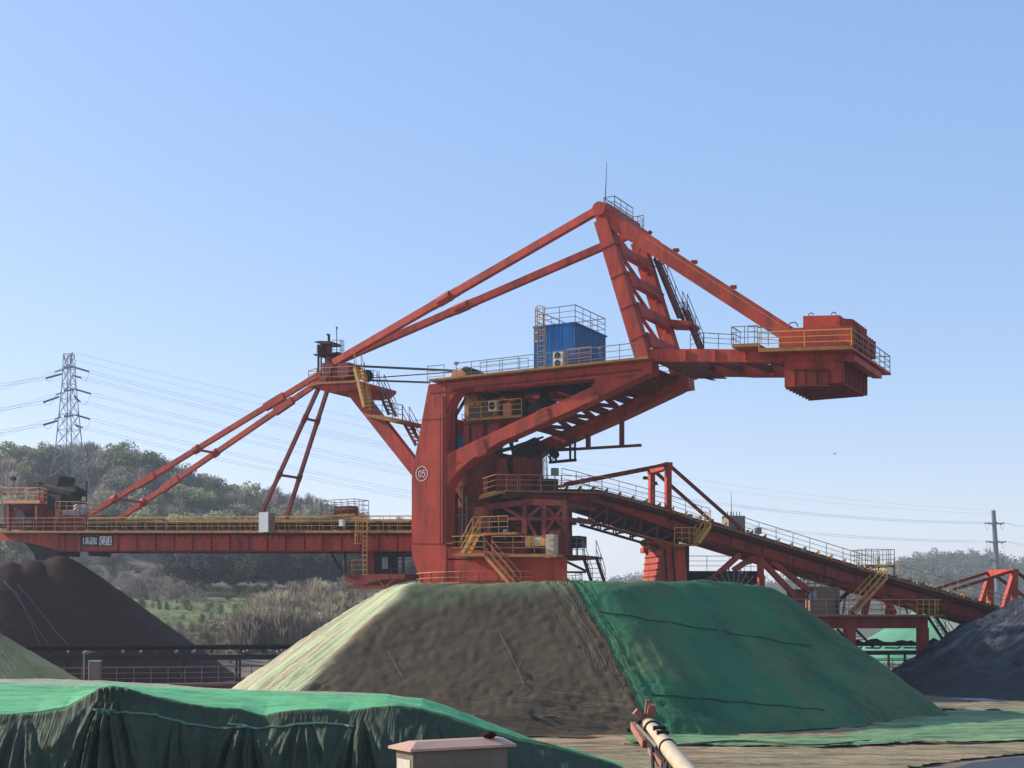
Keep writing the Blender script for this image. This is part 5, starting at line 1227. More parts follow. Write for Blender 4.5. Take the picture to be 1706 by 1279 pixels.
tt = lerp4(drk_shade, brt, smooth((TV - .96) / .10)); tt = lerp4(tt, tn, smooth((TV - 1.80 + .12 * fbm(XB * .3, YA * .6, 114)) / .12) * smooth((-1.0 - XA) / 4) * .9)
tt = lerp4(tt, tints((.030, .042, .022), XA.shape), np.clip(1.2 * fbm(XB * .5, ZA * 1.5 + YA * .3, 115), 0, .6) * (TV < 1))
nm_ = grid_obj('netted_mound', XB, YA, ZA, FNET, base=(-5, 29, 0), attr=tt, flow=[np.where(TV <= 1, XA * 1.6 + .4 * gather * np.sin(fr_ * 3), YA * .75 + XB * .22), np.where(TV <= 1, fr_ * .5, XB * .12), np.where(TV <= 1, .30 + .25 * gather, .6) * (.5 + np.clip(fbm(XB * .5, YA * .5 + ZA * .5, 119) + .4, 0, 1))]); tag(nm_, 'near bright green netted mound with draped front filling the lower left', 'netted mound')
def on_mound(px, py):      # nearest front-face sample to a picture point
    sx = CX + XB / YA * F; sy = YH - (ZA - CAMZ) / YA * F; k = np.argmin((sx - px) ** 2 + (sy - py) ** 2 + np.where(TV > 1.05, 1e6, 0)); i = np.unravel_index(k, XA.shape); return V(XB[i], YA[i] - .03, ZA[i])
CORD = mat('hem_cord', (.10, .21, .13), .7)
for tr in ([(150, 1181), (180, 1184), (200, 1186), (230, 1188), (260, 1191), (285, 1198), (310, 1204), (345, 1210), (380, 1213), (412, 1209), (425, 1213)], [(380, 1207), (405, 1208), (430, 1214), (450, 1210), (475, 1210), (500, 1206), (540, 1205), (575, 1208), (598, 1213)]):
    f_ = []
    for a, b_ in zip(tr[:-1], tr[1:]): f_ += [(a[0] + (b_[0] - a[0]) * t, a[1] + (b_[1] - a[1]) * t) for t in (0, .33, .66)]
    mb = MB(); mb.path([on_mound(*p) for p in f_], .022, 5); mb.build('hem', CORD, nm_)
mb = MB(); kn = on_mound(180, 1185)
rn = random.Random(4)
for i in range(10): t = 2 * math.pi * i / 10; mb.tube(kn, kn + V(.22 * math.cos(t), -.03, .10 * math.sin(t)), .02, 4, .006)
mb.build('knot', CORD, nm_)
mb = MB(); pts = [at(0 + 12 * i, 1147.5 + 1.6 * math.sin(i * 1.7), 36.4) for i in range(7)]; mb.path(pts, .03, 4); mb.tube(pts[4], pts[4] + V(.25, 0, .13), .025, 4); mb.tube(pts[3], pts[3] + V(.2, .1, -.08), .03, 4)
o = mb.build('branch', mat('dead_wood', (.10, .085, .06), .9), base=pts[0]); tag(o, 'dry branch lying on top of the near green mound at the left edge', 'branch')

# ================================================================ yard conveyor below the machine
ycb = T.q(700, 1040, 1.6); ycb.z = 0
yc = thing('yard_conveyor', 'low dark belt conveyor running across the yard behind the heaps', 'conveyor', ycb)
O_ = T.A.to_3d() if hasattr(T.A, 'to_3d') else V(T.A.x, T.A.y, 0)
yp = lambda s_, b, z: V(T.A.x, T.A.y, 0) + u2 * s_ + c2 * b + V(0, 0, z)
mb = MB()
for b in (.6, 2.6): mb.beam(yp(-75, b, 2.25), yp(75, b, 2.25), .12, .25); 
for s_ in np.arange(-74, 75, 3.2):
    for b in (.6, 2.6): mb.beam(yp(s_, b, 0), yp(s_, b, 2.2), .12, .14, up=c2)
    mb.beam(yp(s_, .6, 1.2), yp(s_, 2.6, 1.2), .1, .1)
yf = mb.build('frame', DARK, yc)
mb = MB(); n_ = 300; xs_ = np.linspace(-75, 75, n_)
prof = [(.75, 2.95), (1.0, 2.72), (1.35, 2.85), (1.6, 3.0), (1.85, 2.85), (2.2, 2.72), (2.45, 2.95)]; rn = random.Random(2)
vs = []
for s_ in xs_: vs += [yp(s_, b, z + (rn.uniform(-.05, .28) if 1.2 < b < 2 and s_ > 5 else 0)) for b, z in prof]
fs = []
for i in range(n_ - 1):
    for j in range(len(prof) - 1): fs.append((i * 7 + j, i * 7 + j + 1, i * 7 + j + 8, i * 7 + j + 7))
mb.add(vs, fs); mb.prism([yp(-75, .8, 1.75), yp(75, .8, 1.75), yp(75, 2.4, 1.75), yp(-75, 2.4, 1.75)], V(0, 0, -.03)); mb.build('belt', RUBBER, yc)
IDL = mat('idler_end', (.42, .42, .44), .5)
for s_ in list(np.arange(-32, -8, 1.0)) + list(np.arange(16, 30, 1.5)):
    mb = MB(); p = yp(s_, .5, 2.68); mb.tube(p, p + c2 * .35 + V(0, 0, -.1), .07, 6); mb.tube(p + c2 * .3 + V(0, 0, -.1), p + c2 * 1.9 + V(0, 0, -.1), .06, 6); mb.build('idler', IDL if int(s_ * 7) % 3 else DARK, yc)
mb = MB(); mb.prism([yp(-60, -2.6, .9), yp(-6, -2.6, .9), yp(-6, -1.3, .9), yp(-60, -1.3, .9)], V(0, 0, -.16)); mb.prism([yp(-60, -2.3, .74), yp(-6, -2.3, .74), yp(-6, -1.7, .74), yp(-60, -1.7, .74)], V(0, 0, -.74)); wk = mb.build('walkway', mat('rusty_slab', (.20, .085, .07), .8, var=.25), yc)
mb = MB(); mb.railing([yp(-60, -2.55, .9), yp(-6, -2.55, .9)], h=.92, gap=.92, r=.028); mb.build('railing', mat('faded_rail', (.25, .13, .12), .6), wk)
mb = MB(); mb.railing([yp(14, -.6, .9), yp(45, -.6, .9)], h=1.0, gap=1.4, rails=2, r=.03); mb.beam(yp(10, -.6, .85), yp(45, -.6, .85), .7, .12); mb.build('railing', GREY, yc)

pb = at(140, 1134, 73.0)
mb = MB(); mb.tube(V(pb.x, pb.y, 0), at(140, 1087, 73), .05, 6); mb.beam(at(138, 1090, 73), at(158, 1085, 73.2), .05, .05)
mb.prism([at(137, 1088, 73), at(143, 1085, 73), at(151, 1086, 73.2), at(146, 1090, 73.2)], V(0, .1, .06)); o = mb.build('floodlight_pole', GREY, base=(pb.x, pb.y, 0)); tag(o, 'thin pole with small tilted floodlights behind the near mound, left of a box', 'floodlight pole')
p0 = at(158.5, 1135, 73.3)
t = thing('switch_box', 'upright metal switch box standing by the thin floodlight pole', 'switch box', (p0.x, p0.y, 0))
mb = MB(); mb.box((p0.x, p0.y, 1.15), V(.28, 0, 0), V(0, .2, 0), V(0, 0, 1.05)); mb.build('casing', BROWN, t)
mb = MB(); mb.box((p0.x, p0.y, 2.22), V(.31, 0, 0), V(0, .24, 0), V(0, 0, .03)); mb.box((p0.x - .29, p0.y - .2, 1.2), V(.02, 0, 0), V(0, .02, 0), V(0, 0, 1.0)); mb.build('frame', CREAM, t)
lb_ = at(465, 1077, 128); lt = at(465, 1012, 128)
mb = MB(); mb.tube(V(lb_.x, lb_.y, 0), lt, .09, 6, .06); mb.box(tuple(lt), V(.28, 0, 0), V(0, .18, 0), V(0, 0, .07)); o = mb.build('lamp_post', STEEL, base=(lb_.x, lb_.y, 0)); tag(o, 'pale grey lamp post standing in dry scrub below the boom', 'lamp post')

# ---- far netted heap behind the right trestle
def farh(x, y):
    p = at(1590, 975, 150); r = np.hypot(x - p.x, y - p.y); h = .62 * (13.5 - np.sqrt(r * r + 2)); return h + .15 * fbm(x * .4, y * .4, 95, 4) + .1 * np.abs(fbm(np.arctan2(y - p.y, x - p.x) * 18, r * .2, 96, 3))
X, Y = np.meshgrid(np.arange(33, 66, .3), np.arange(134, 168, .3)); Hf = farh(X, Y)
o = grid_obj('netted_heap', X, Y, np.maximum(Hf, -.1), NET, fm(Hf > -.05), base=(49, 150, 0), attr=lerp4(tints((.10, .26, .15), X.shape), tints((.30, .31, .24), X.shape), smooth((X - 44.5 + 2 * fbm(X * .3, Y * .3, 97)) / 3)))
tag(o, 'far pale green netted heap seen through the right trestle', 'netted heap')

# ================================================================ near cabinet and water gun
ca = at(684, 1253, 12.0); ca_b = V(ca.x, ca.y, 1.62)
e1 = V(.857, .515, 0); e2 = V(-.515, .857, 0)
cabn = thing('cabinet', 'beige outdoor cabinet with pinkish roof, a dark clod lying on it, in the foreground', 'cabinet', ca_b + e1 * .55 + e2 * .22)
Lc, Dc = 1.08, .44; zt = ca.z
mb = MB(); ins = .05; o1 = ca_b + e1 * ins + e2 * ins
mb.prism([o1, o1 + e1 * (Lc - 2 * ins), o1 + e1 * (Lc - 2 * ins) + e2 * (Dc - 2 * ins), o1 + e2 * (Dc - 2 * ins)], V(0, 0, zt - 1.62 - .01)); cb_ = mb.build('casing', mat('cabinet_shaded_paint', (.20, .150, .115), .5, spec=.25, var=.08, vscale=3, dirt=(.11, .085, .065), dirt_amt=.5, dscale=4), cabn)  # casing and door brown has the shade of the front painted in
mb = MB(); f0_ = o1 + e1 * .06 - e2 * .008
mb.prism([f0_ + V(0, 0, .08), f0_ + e1 * .86 + V(0, 0, .08), f0_ + e1 * .86 + V(0, 0, 1.3), f0_ + V(0, 0, 1.3)], e2 * .006)
mb.build('door', mat('door_shaded_paint', (.185, .14, .108), .5, spec=.25, var=.08, vscale=3, dirt=(.11, .085, .065), dirt_amt=.5, dscale=4), cb_)
mb = MB(); s0_ = o1 - e1 * .006 + e2 * .05
for z in (.2, .6, 1.0): mb.prism([s0_ + V(0, 0, z), s0_ + e2 * .26 + V(0, 0, z), s0_ + e2 * .26 + V(0, 0, z + .36), s0_ + V(0, 0, z + .36)], e1 * .005)
mb.build('lit_side_panel', CREAM, cb_)  # cream left side: its lit look is put into the colour
zr = V(0, 0, zt - 1.62); r_ = [ca_b + zr, ca_b + e1 * (Lc + .02) + zr, ca_b + e1 * (Lc + .02) + e2 * (Dc + .02) + zr, ca_b + e2 * (Dc + .02) + zr]
tpz = V(0, 0, .075); rt = [r_[0] + e1 * .14 + e2 * .16 + tpz, r_[1] - e1 * .05 + e2 * .16 + tpz, r_[2] - e1 * .05 - e2 * .16 + tpz, r_[3] + e1 * .14 - e2 * .16 + tpz]
mb = MB(); lip = [p + V(0, 0, .022) for p in r_]; mb.hexa(r_ + lip); mb.hexa([p + V(0, 0, .0005) for p in lip] + rt); mb.build('roof', mat('cabinet_roof', (.54, .31, .20), .45, var=.1, vscale=4, dirt=(.3, .2, .15), dirt_amt=.5, dscale=5), cabn)
cp = r_[0] + e1 * .90 + e2 * .17 + V(0, 0, .105); X, Y = np.meshgrid(np.linspace(0, 2 * math.pi, 25), np.linspace(-1.3, 1.5, 12))
rr = (1 + .28 * fbm(np.cos(X) * 1.6 + 4, np.sin(X) * 1.6 + Y, 7, 3))
o = grid_obj('clod', cp.x + .07 * rr * np.cos(X) * np.cos(Y), cp.y + .06 * rr * np.sin(X) * np.cos(Y), cp.z + .035 * rr * np.sin(Y), ORE, base=tuple(cp)); tag(o, 'small dark clod resting on the roof of the beige cabinet', 'clod')
gp0 = at(1170, 1315, 8.4); gp1 = at(1082, 1208, 10.4); gd_ = (gp1 - gp0).normalized()
gun_b = V(gp0.x - .3, gp0.y - .6, 1.7)
gun = thing('water_gun', 'cream barrelled dust spraying water gun with rusty nozzle arm, pointing at the heap', 'water gun', gun_b)
GUNP = mat('gun_cream', (.50, .38, .25), .5, var=.12, vscale=6, dirt=(.3, .2, .12), dirt_amt=.5, dscale=7); RUST = mat('rusty_arm', (.30, .13, .08), .7, var=.3, vscale=8)
mb = MB(); mb.tube(gp0 - gd_ * 1.2, gp0 + gd_ * .2, .070, 18, .062); mb.tube(gp0 + gd_ * .2, gp1, .062, 18, .054); br = mb.build('barrel', GUNP, gun, smooth=False)
mb = MB(); fr2 = lambda f: gp0 + (gp1 - gp0) * f
for f in (.60, .93): mb.tube(fr2(f) - gd_ * .012, fr2(f) + gd_ * .012, .066, 16)
sidev = gd_.cross(V(0, 0, 1)).normalized(); upv = sidev.cross(gd_)
for f in (.72, .80): p = fr2(f) + upv * .06 + sidev * .02; mb.tube(p - sidev * .06, p + sidev * .03, .018, 8)
mb.build('clamp_ring', DARK, gun)
mb = MB(); mb.tube(gp1, gp1 + gd_ * .12, .048, 18, .036); mb.build('nozzle', GREY, gun)
mb = MB(); tip = gp1 + gd_ * .16
mb.beam(tip - sidev * .09 + upv * .08, tip + upv * .02 - sidev * .02, .05, .05); mb.beam(tip + sidev * .02 + upv * .0, tip + sidev * .04 + upv * .13, .06, .09, up=gd_); mb.beam(tip + sidev * .0 + upv * .02, tip + sidev * .01 + upv * .17, .03, .03, up=gd_)
mb.beam(gp1 - sidev * .13 - upv * .0, fr2(.80) - sidev * .10 - upv * .06, .035, .06); mb.beam(fr2(.72) - sidev * .09 - upv * .07, fr2(.55) - sidev * .05 - upv * .10, .03, .045); mb.build('reaction_arm', RUST, gun)
mb = MB(); mb.beam(tip - sidev * .05, gp1 - sidev * .16 - upv * .04, .03, .03); mb.beam(fr2(.84) - sidev * .07 - upv * .05, fr2(.52) - sidev * .03 - upv * .08, .05, .06); mb.beam(fr2(.56) - upv * .09, fr2(.34) - upv * .12, .08, .12); mb.beam(fr2(.36) - upv * .13, fr2(.05) - upv * .2, .12, .16); [mb.tube(fr2(f) - sidev * .06 - upv * .10, fr2(f) + sidev * .04 - upv * .13, r_, 8) for f, r_ in ((.62, .045), (.5, .06), (.42, .05), (.3, .075), (.2, .06))]; mb.path([fr2(.7) - sidev * .08 - upv * .04, fr2(.55) - sidev * .12 - upv * .14, fr2(.35) - sidev * .1 - upv * .2, fr2(.1) - sidev * .06 - upv * .2], .014, 6)
mb.build('drive_gear', DARK, gun)
mb = MB(); mb.tube(fr2(.95) - sidev * .11 + upv * .02, fr2(.66) - sidev * .06 - upv * .02, .012, 6); mb.tube(fr2(.3) - upv * .1 + sidev * .03, fr2(-.1) - upv * .12 + sidev * .03, .012, 6); mb.build('push_rod', GREY, gun)
mb = MB(); pb2 = fr2(-.05) - upv * .2; mb.tube(V(pb2.x, pb2.y, 1.7), pb2, .08, 12); mb.tube(V(pb2.x, pb2.y, 1.7), V(pb2.x, pb2.y, 1.74), .2, 16); mb.build('stand_pipe', GREY, gun)
# ================================================================ hills, woods, power line
sk_x = np.array([-500, -200, 0, 60, 200, 270, 330, 420, 500, 560, 600, 660, 690, 760, 900, 1000, 1100]); sk_y = np.array([775, 765, 758, 750, 752, 776, 800, 820, 832, 856, 864, 873, 880, 895, 965, 1020, 1060])
RD = 300.0
def hillz(px, d):
    zr = 4.2 + (1040 - (np.interp(px, sk_x, sk_y) + 48)) / 2250 * RD
    z1 = np.interp(d, [118, 150, 200, 232], [.2, 4.4, 8.6, 11.5]); fade = smooth((950 - px) / 250)
    z1 = z1 * fade + .2 * (1 - fade)
    t = smooth((d - 225) / (RD - 225)) ** .9
    return np.where(d < 225, z1, z1 * (1 - t) + zr * t) - 8 * smooth((d - RD) / 90)
pv = np.linspace(-520, 1100, 130); dv = np.linspace(118, 390, 80); PX, DD = np.meshgrid(pv, dv)
def wx(px, d): return (px - CX) / F * d
HZ = hillz(PX, DD) + .8 * fbm(wx(PX, DD) * .08, DD * .08, 121, 4) * smooth((DD - 118) / 20); HZ = np.where(DD < 119, -.5, HZ)
brown = tints((.22, .19, .14), PX.shape); grass = tints((.17, .21, .085), PX.shape); scrub = tints((.20, .18, .13), PX.shape)
gpatch = smooth(1 - np.abs(PX - 310 + (DD - 165) * 1.8) / 260) * smooth(1 - np.abs(DD - 172) / 44); gpatch = np.clip(gpatch * 1.7 + .6 * fbm(PX * .02, DD * .1, 122), 0, 1) * (gpatch > .03)
hl = grid_obj('hillside', wx(PX, DD), DD, HZ, EARTH, attr=lerp4(lerp4(brown, scrub, np.clip(.5 + fbm(PX * .01, DD * .05, 123), 0, 1)), grass, gpatch)); tag(hl, 'wooded hillside on the left behind the boom', kind='structure')
fk_x = np.array([500, 600, 760, 1000, 1075, 1290, 1330, 1420, 1480, 1500, 1560, 1640, 1706, 1800, 2100, 2400]); fk_y = np.array([985, 978, 974, 970, 968, 974, 968, 962, 948, 932, 920, 926, 936, 946, 950, 960])
FD = 720.0
def farz(px, d): zr = 4.2 + (1040 - (np.interp(px, fk_x, fk_y) + 30)) / 2250 * FD; return zr * smooth((d - 430) / (FD - 430)) * (1 - .5 * smooth((d - FD) / 200)) - .4
pv = np.linspace(480, 2400, 130); dv = np.linspace(425, 950, 40); PX, DD = np.meshgrid(pv, dv)
fh = grid_obj('far_hill', wx(PX, DD), DD, farz(PX, DD), EARTH, attr=tints((.10, .11, .07), PX.shape)); tag(fh, 'hazy far hill on the right', kind='structure')

def leaf_mat(name, transl=.25):
    m = bpy.data.materials.new(name); m.use_nodes = True; n = m.node_tree.nodes; l = m.node_tree.links; b = n['Principled BSDF']; b.inputs['Roughness'].default_value = .8; b.inputs['Specular IOR Level'].default_value = .15
    a_ = n.new('ShaderNodeAttribute'); a_.attribute_name = 'tint'; l.new(a_.outputs['Color'], b.inputs['Base Color'])
    t = n.new('ShaderNodeBsdfTranslucent'); l.new(a_.outputs['Color'], t.inputs['Color']); ms = n.new('ShaderNodeMixShader'); ms.inputs[0].default_value = transl
    l.new(b.outputs[0], ms.inputs[1]); l.new(t.outputs[0], ms.inputs[2]); l.new(ms.outputs[0], n['Material Output'].inputs['Surface']); return m
LEAF = leaf_mat('foliage', .42); BARK = mat('bark', (.09, .075, .06), .9, var=.25)
R_ = np.random.default_rng(7)
def crown_tpl(n, kind):
    """unit-height crown: centres, normals-ish axes and sizes of n leaf clumps"""
    if kind == 'bare':
        th = R_.uniform(0, 2 * np.pi, n); t = R_.uniform(.15, .9, n); sp = R_.uniform(0, .30, n) * np.sin(np.pi * np.clip(t, .1, .95)) * 1.2
        c_ = np.stack([np.cos(th) * sp, np.sin(th) * sp, t], 1); ax = np.stack([np.cos(th) * .45, np.sin(th) * .35, np.ones(n)], 1) * R_.uniform(.06, .17, n)[:, None]; bx = np.stack([-np.sin(th), np.cos(th), np.zeros(n)], 1) * .0065
        return c_, ax, bx
    k = {'round': 7, 'tall': 6, 'bush': 6}[kind]
    cc = R_.normal(0, 1, (k, 3)); 
    if kind == 'round': cc = cc * [.17, .17, .13] + [0, 0, .62]; rad = R_.uniform(.14, .24, k)
    elif kind == 'tall': cc = cc * [.09, .09, .2] + [0, 0, .58]; rad = R_.uniform(.10, .17, k)
    else: cc = cc * [.3, .3, .12] + [0, 0, .4]; rad = R_.uniform(.2, .34, k)
    i = R_.integers(0, k, n); d = R_.normal(0, 1, (n, 3)); d /= np.linalg.norm(d, axis=1)[:, None]
    c_ = cc[i] + d * rad[i][:, None] * R_.uniform(.55, 1.08, n)[:, None]
    s_ = R_.uniform(.012, .030, n)[:, None]
    a1 = R_.normal(0, 1, (n, 3)); a1 = a1 - d * (a1 * d).sum(1)[:, None] * .6; a1 /= np.linalg.norm(a1, axis=1)[:, None]; a2 = np.cross(a1, d + R_.normal(0, .5, (n, 3))); a2 /= np.linalg.norm(a2, axis=1)[:, None]
    return c_, a1 * s_, a2 * s_
def tpl_quads(t):
    c_, a, b = t; return np.stack([c_ - a - b, c_ + a - b * .6, c_ + a + b, c_ - a * .6 + b], 1)       # n,4,3
def wood(name, pts, hts, tpls, pal, label, jit=.22, kind_of=None, base=(0, 0, 0)):
    vs = []; tn = []
    for i, (p, h) in enumerate(zip(pts, hts)):
        t = tpls[R_.integers(len(tpls))]; a = R_.uniform(0, 6.28); ca_, sa_ = np.cos(a), np.sin(a); w_ = h * R_.uniform(.85, 1.3)
        q_ = t * [w_, w_, h]; x_ = q_[..., 0] * ca_ - q_[..., 1] * sa_; y_ = q_[..., 0] * sa_ + q_[..., 1] * ca_
        vs.append(np.stack([x_ + p[0], y_ + p[1], q_[..., 2] + p[2]], -1).reshape(-1, 3))
        col = np.array(pal[R_.integers(len(pal))]) * R_.uniform(1 - jit, 1 + jit); k = len(t)
        cl = col[None] * R_.uniform(.7, 1.3, (k, 1)); tn.append(np.repeat(np.concatenate([cl, np.ones((k, 1))], 1), 4, 0))
    vs = np.concatenate(vs); tn = np.concatenate(tn); q_ = np.arange(len(vs)).reshape(-1, 4)
    o = mesh_np(name, vs, q_, LEAF); at_ = o.data.color_attributes.new('tint', 'FLOAT_COLOR', 'POINT'); at_.data.foreach_set('color', tn.astype(np.float32).ravel())
    return tag(o, label, kind='stuff')
RT = [tpl_quads(crown_tpl(1300, 'round')) for _ in range(6)]; TT = [tpl_quads(crown_tpl(1000, 'tall')) for _ in range(4)]; BT = [tpl_quads(crown_tpl(750, 'bare')) for _ in range(5)]; SH = [tpl_quads(crown_tpl(420, 'bush')) for _ in range(5)]
OLIVE = [(.16, .19, .08), (.21, .22, .10), (.14, .165, .075), (.24, .24, .12), (.20, .18, .13), (.22, .19, .155)]
GREYB = [(.24, .20, .17), (.20, .175, .155), (.28, .24, .20)]
DEEP_SHADE = [(.032, .045, .035), (.04, .055, .04), (.05, .065, .045)]  # leaf colours darkened: shade of the grove painted into the foliage
def scatter(n, p0, p1, d0, d1, zf, keep=None):
    px = R_.uniform(p0, p1, n); d = np.sqrt(R_.uniform(d0 * d0, d1 * d1, n))
    if keep is not None: k = keep(px, d); px, d = px[k], d[k]
    return np.stack([wx(px, d), d, zf(px, d) - .2], 1)
hzf = lambda px, d: hillz(px, d)
clear = lambda px, d: (hillz(px, d) > 2) & ~((px > 62) & (px < 165) & (d < 280))
P = scatter(560, -140, 900, 232, 318, hzf, clear); wood('hillside_wood', P, R_.uniform(5, 8.5, len(P)), RT, [tuple(v * 1.25 for v in k) for k in OLIVE] + [(.31, .32, .14), (.36, .33, .18), (.30, .31, .15)], 'mixed olive wood covering the left hillside')
P = scatter(300, -140, 900, 238, 322, hzf, clear); wood('bare_wood', P, R_.uniform(5, 8.5, len(P)), BT, GREYB, 'bare grey trees among the hillside wood')
P = scatter(105, 300, 620, 198, 222, hzf, lambda px, d: d > 196 + np.abs(px - 420) * .03); wood('shaded_grove', P, R_.uniform(5.5, 8.0, len(P)), TT + RT, DEEP_SHADE + [(.09, .11, .06)], 'dark grove with painted-in shade at the foot of the hillside behind the boom')
P = scatter(320, -80, 330, 180, 234, hzf); wood('grey_scrub', P, R_.uniform(1.5, 3.4, len(P)), BT + SH, GREYB + [(.19, .20, .12)], 'grey leafless scrub on the slope behind the boom tip')
P = scatter(230, 395, 700, 126, 158, hzf, lambda px, d: d < 128 + (px - 380) * .4); wood('dry_saplings', P, R_.uniform(1.8, 5.0, len(P)), BT + BT + SH, [(.30, .255, .18), (.25, .215, .16), (.33, .28, .20)], 'tall dry saplings and reeds below the boom')
P = scatter(230, 180, 620, 121, 146, hzf); wood('low_scrub', P, R_.uniform(.8, 2.0, len(P)), SH + BT, [(.20, .18, .13), (.16, .17, .10), (.22, .19, .15)], 'low grey green scrub along the foot of the slope')
P = scatter(70, 300, 640, 190, 201, hzf); wood('shade_scrub', P, R_.uniform(.9, 2.4, len(P)), SH + BT, [(.10, .105, .065), (.14, .13, .09)], 'dim scrub in front of the shaded grove')
P = scatter(60, 190, 470, 146, 196, hzf); wood('slope_scrub', P, R_.uniform(.7, 1.9, len(P)), SH + BT, [(.20, .18, .12), (.15, .16, .09), (.24, .21, .15)], 'scattered pale scrub on the grassy slope')
P = scatter(420, 200, 480, 148, 194, hzf); wood('grass_tufts', P, R_.uniform(.35, .8, len(P)), SH, [(.18, .23, .10), (.20, .21, .12), (.17, .21, .09)], 'tufts of fresh grass on the slope below the grove')
P = scatter(950, 500, 2300, 560, 770, farz); wood('far_wood', P, R_.uniform(9, 14, len(P)), [t[::3] for t in RT], [(.15, .175, .10), (.18, .185, .125), (.13, .15, .10)], 'hazy wood covering the far right hill')
# trees that stand out one by one on the crest
def tree(px, py, d, h, kind, pal, label, seed):
    zt = CAMZ + (YH - py) / F * d; b = V(wx(px, d), d, zt - h); root = thing('hill_tree', label, 'tree', b, 'trees standing out on the hill crest')
    n = {'round': 1800, 'tall': 1300, 'bare': 700}[kind]; t = tpl_quads(crown_tpl(n, kind)) * [h * 1.15, h * 1.15, h]; vs = t.reshape(-1, 3); k = len(t)
    o = mesh_np('crown', vs, np.arange(len(vs)).reshape(-1, 4), LEAF, parent=root)
    col = np.array(pal)[None] * R_.uniform(.7, 1.3, (k, 1)); tn = np.repeat(np.concatenate([col, np.ones((k, 1))], 1), 4, 0); a_ = o.data.color_attributes.new('tint', 'FLOAT_COLOR', 'POINT'); a_.data.foreach_set('color', tn.astype(np.float32).ravel())
    mb = MB(); mb.tube(b - V(0, 0, 1.0), b + V(0, 0, h * .45), h * .03, 7, h * .02); rn = random.Random(seed)
    for i in range(6): a = rn.uniform(0, 6.28); s_ = b + V(0, 0, h * rn.uniform(.3, .45)); mb.tube(s_, s_ + V(math.cos(a) * h * .16, math.sin(a) * h * .16, h * rn.uniform(.15, .32)), h * .012, 5, h * .005)
    mb.build('trunk', BARK, root)
for i, a in enumerate((
    (33, 742, 285, 11, 'round', (.15, .175, .08), 'broad bushy tree on the crest, far left of the lattice pylon'),
    (76, 737, 282, 11.5, 'tall', (.20, .21, .12), 'slim pale tree just left of the lattice pylon'),
    (190, 742, 280, 12.5, 'round', (.14, .175, .08), 'large round olive tree right of the lattice pylon'),
    (213, 752, 284, 10, 'round', (.16, .18, .085), 'dark tree leaning on the large round olive tree beside the pylon'),
    (234, 757, 282, 9.5, 'tall', (.17, .18, .09), 'slender tree on the crest midway down to the boom tie'),
    (262, 764, 284, 9, 'round', (.13, .15, .075), 'low dark tree on the crest next to where the boom tie crosses'),
    (352, 794, 288, 7.5, 'bare', (.24, .20, .17), 'leafless grey tree on the sloping crest right of the boom tie'),
    (445, 815, 290, 7, 'bare', (.25, .21, .18), 'leafless twiggy tree on the crest behind the left hanger tie'))): tree(*a, i)

# ---- lattice pylons
def lattice(name, label, px, ptop, d, hgt, bw, arms, cat='pylon', rb=.065, lvls=11):
    top = at(px, ptop, d); b = V(top.x, top.y, top.z - hgt); root = thing(name, label, cat, b)
    wf = lambda t: np.interp(t, [0, .57, .86, 1], [bw, bw * .345, bw * .18, bw * .14]) / 2
    rot = [V(math.cos(a), math.sin(a), 0) * math.sqrt(2) for a in (.5, .5 + math.pi / 2, .5 + math.pi, .5 + 1.5 * math.pi)]
    C_ = lambda k, t: b + rot[k % 4] * wf(t) + V(0, 0, hgt * t)
    ts = [1 - (1 - i / lvls) ** 1.0 for i in range(lvls + 1)]; ts = [t ** .85 for t in ts]
    mb = MB()
    for k in range(4):
        for t0, t1 in zip(ts[:-1], ts[1:]): mb.beam(C_(k, t0), C_(k, t1), rb * (3.0 - 1.6 * t0), rb * (3.0 - 1.6 * t0), up=V(0, 1, 0))
    mb.build('leg', STEEL, root)
    mb = MB()
    for k in range(4):
        for t0, t1 in zip(ts[:-1], ts[1:]): mb.beam(C_(k, t0), C_(k + 1, t1), rb, rb); mb.beam(C_(k + 1, t0), C_(k, t1), rb, rb); mb.beam(C_(k, t1), C_(k + 1, t1), rb, rb)
    mb.build('lacing', STEEL, root)
    return root, b
lp, lpb = lattice('lattice_pylon', 'tall grey lattice pylon on the wooded hill at left', 115, 590, 235, 39.0, 9.4, None, lvls=13)
P0 = lambda px, py, dd=0: at(px, py, 235 + dd)
mb = MB()
for t in (.965, .0): pass
for y in (612, 650, 693):
    for dx in (-1, 1): mb.beam(P0(115, y), P0(115 + dx * 8, y - 1.5 if dx > 0 else y + 1), .28, .3); mb.beam(P0(115, y - 5), P0(115 + dx * 8, y - 1), .12, .12)
mb.beam(P0(113, 612), P0(106, 595), .12, .12); mb.beam(P0(116, 612), P0(121, 587), .14, .14); mb.beam(P0(117, 606), P0(120, 587), .12, .12); mb.build('cross_arm', STEEL, lp)
INS = []
for (a, e_, dd) in (((125, 612), (149, 619), 0), ((124, 626), (135, 629), 6), ((125, 648), (152, 656), 0), ((124, 660), (133, 669), 6), ((126, 691), (150, 698), 0), ((126, 708), (137, 712), 6), ((105, 615), (92, 619), 4), ((102, 623), (76, 630), -4), ((103, 654), (94, 657), 4), ((98, 661), (72, 670), -4), ((99, 695), (92, 698), 4), ((95, 701), (72, 708), -4)):
    mb = MB(); a_, b_ = P0(*a), P0(*e_, dd); L = (b_ - a_)
    for k in range(9): mb.tube(a_ + L * (k / 9), a_ + L * ((k + .7) / 9), .17, 6)
    mb.tube(a_, b_, .06, 4); mb.build('insulator', INSUL, lp); INS.append(b_)
mb = MB()
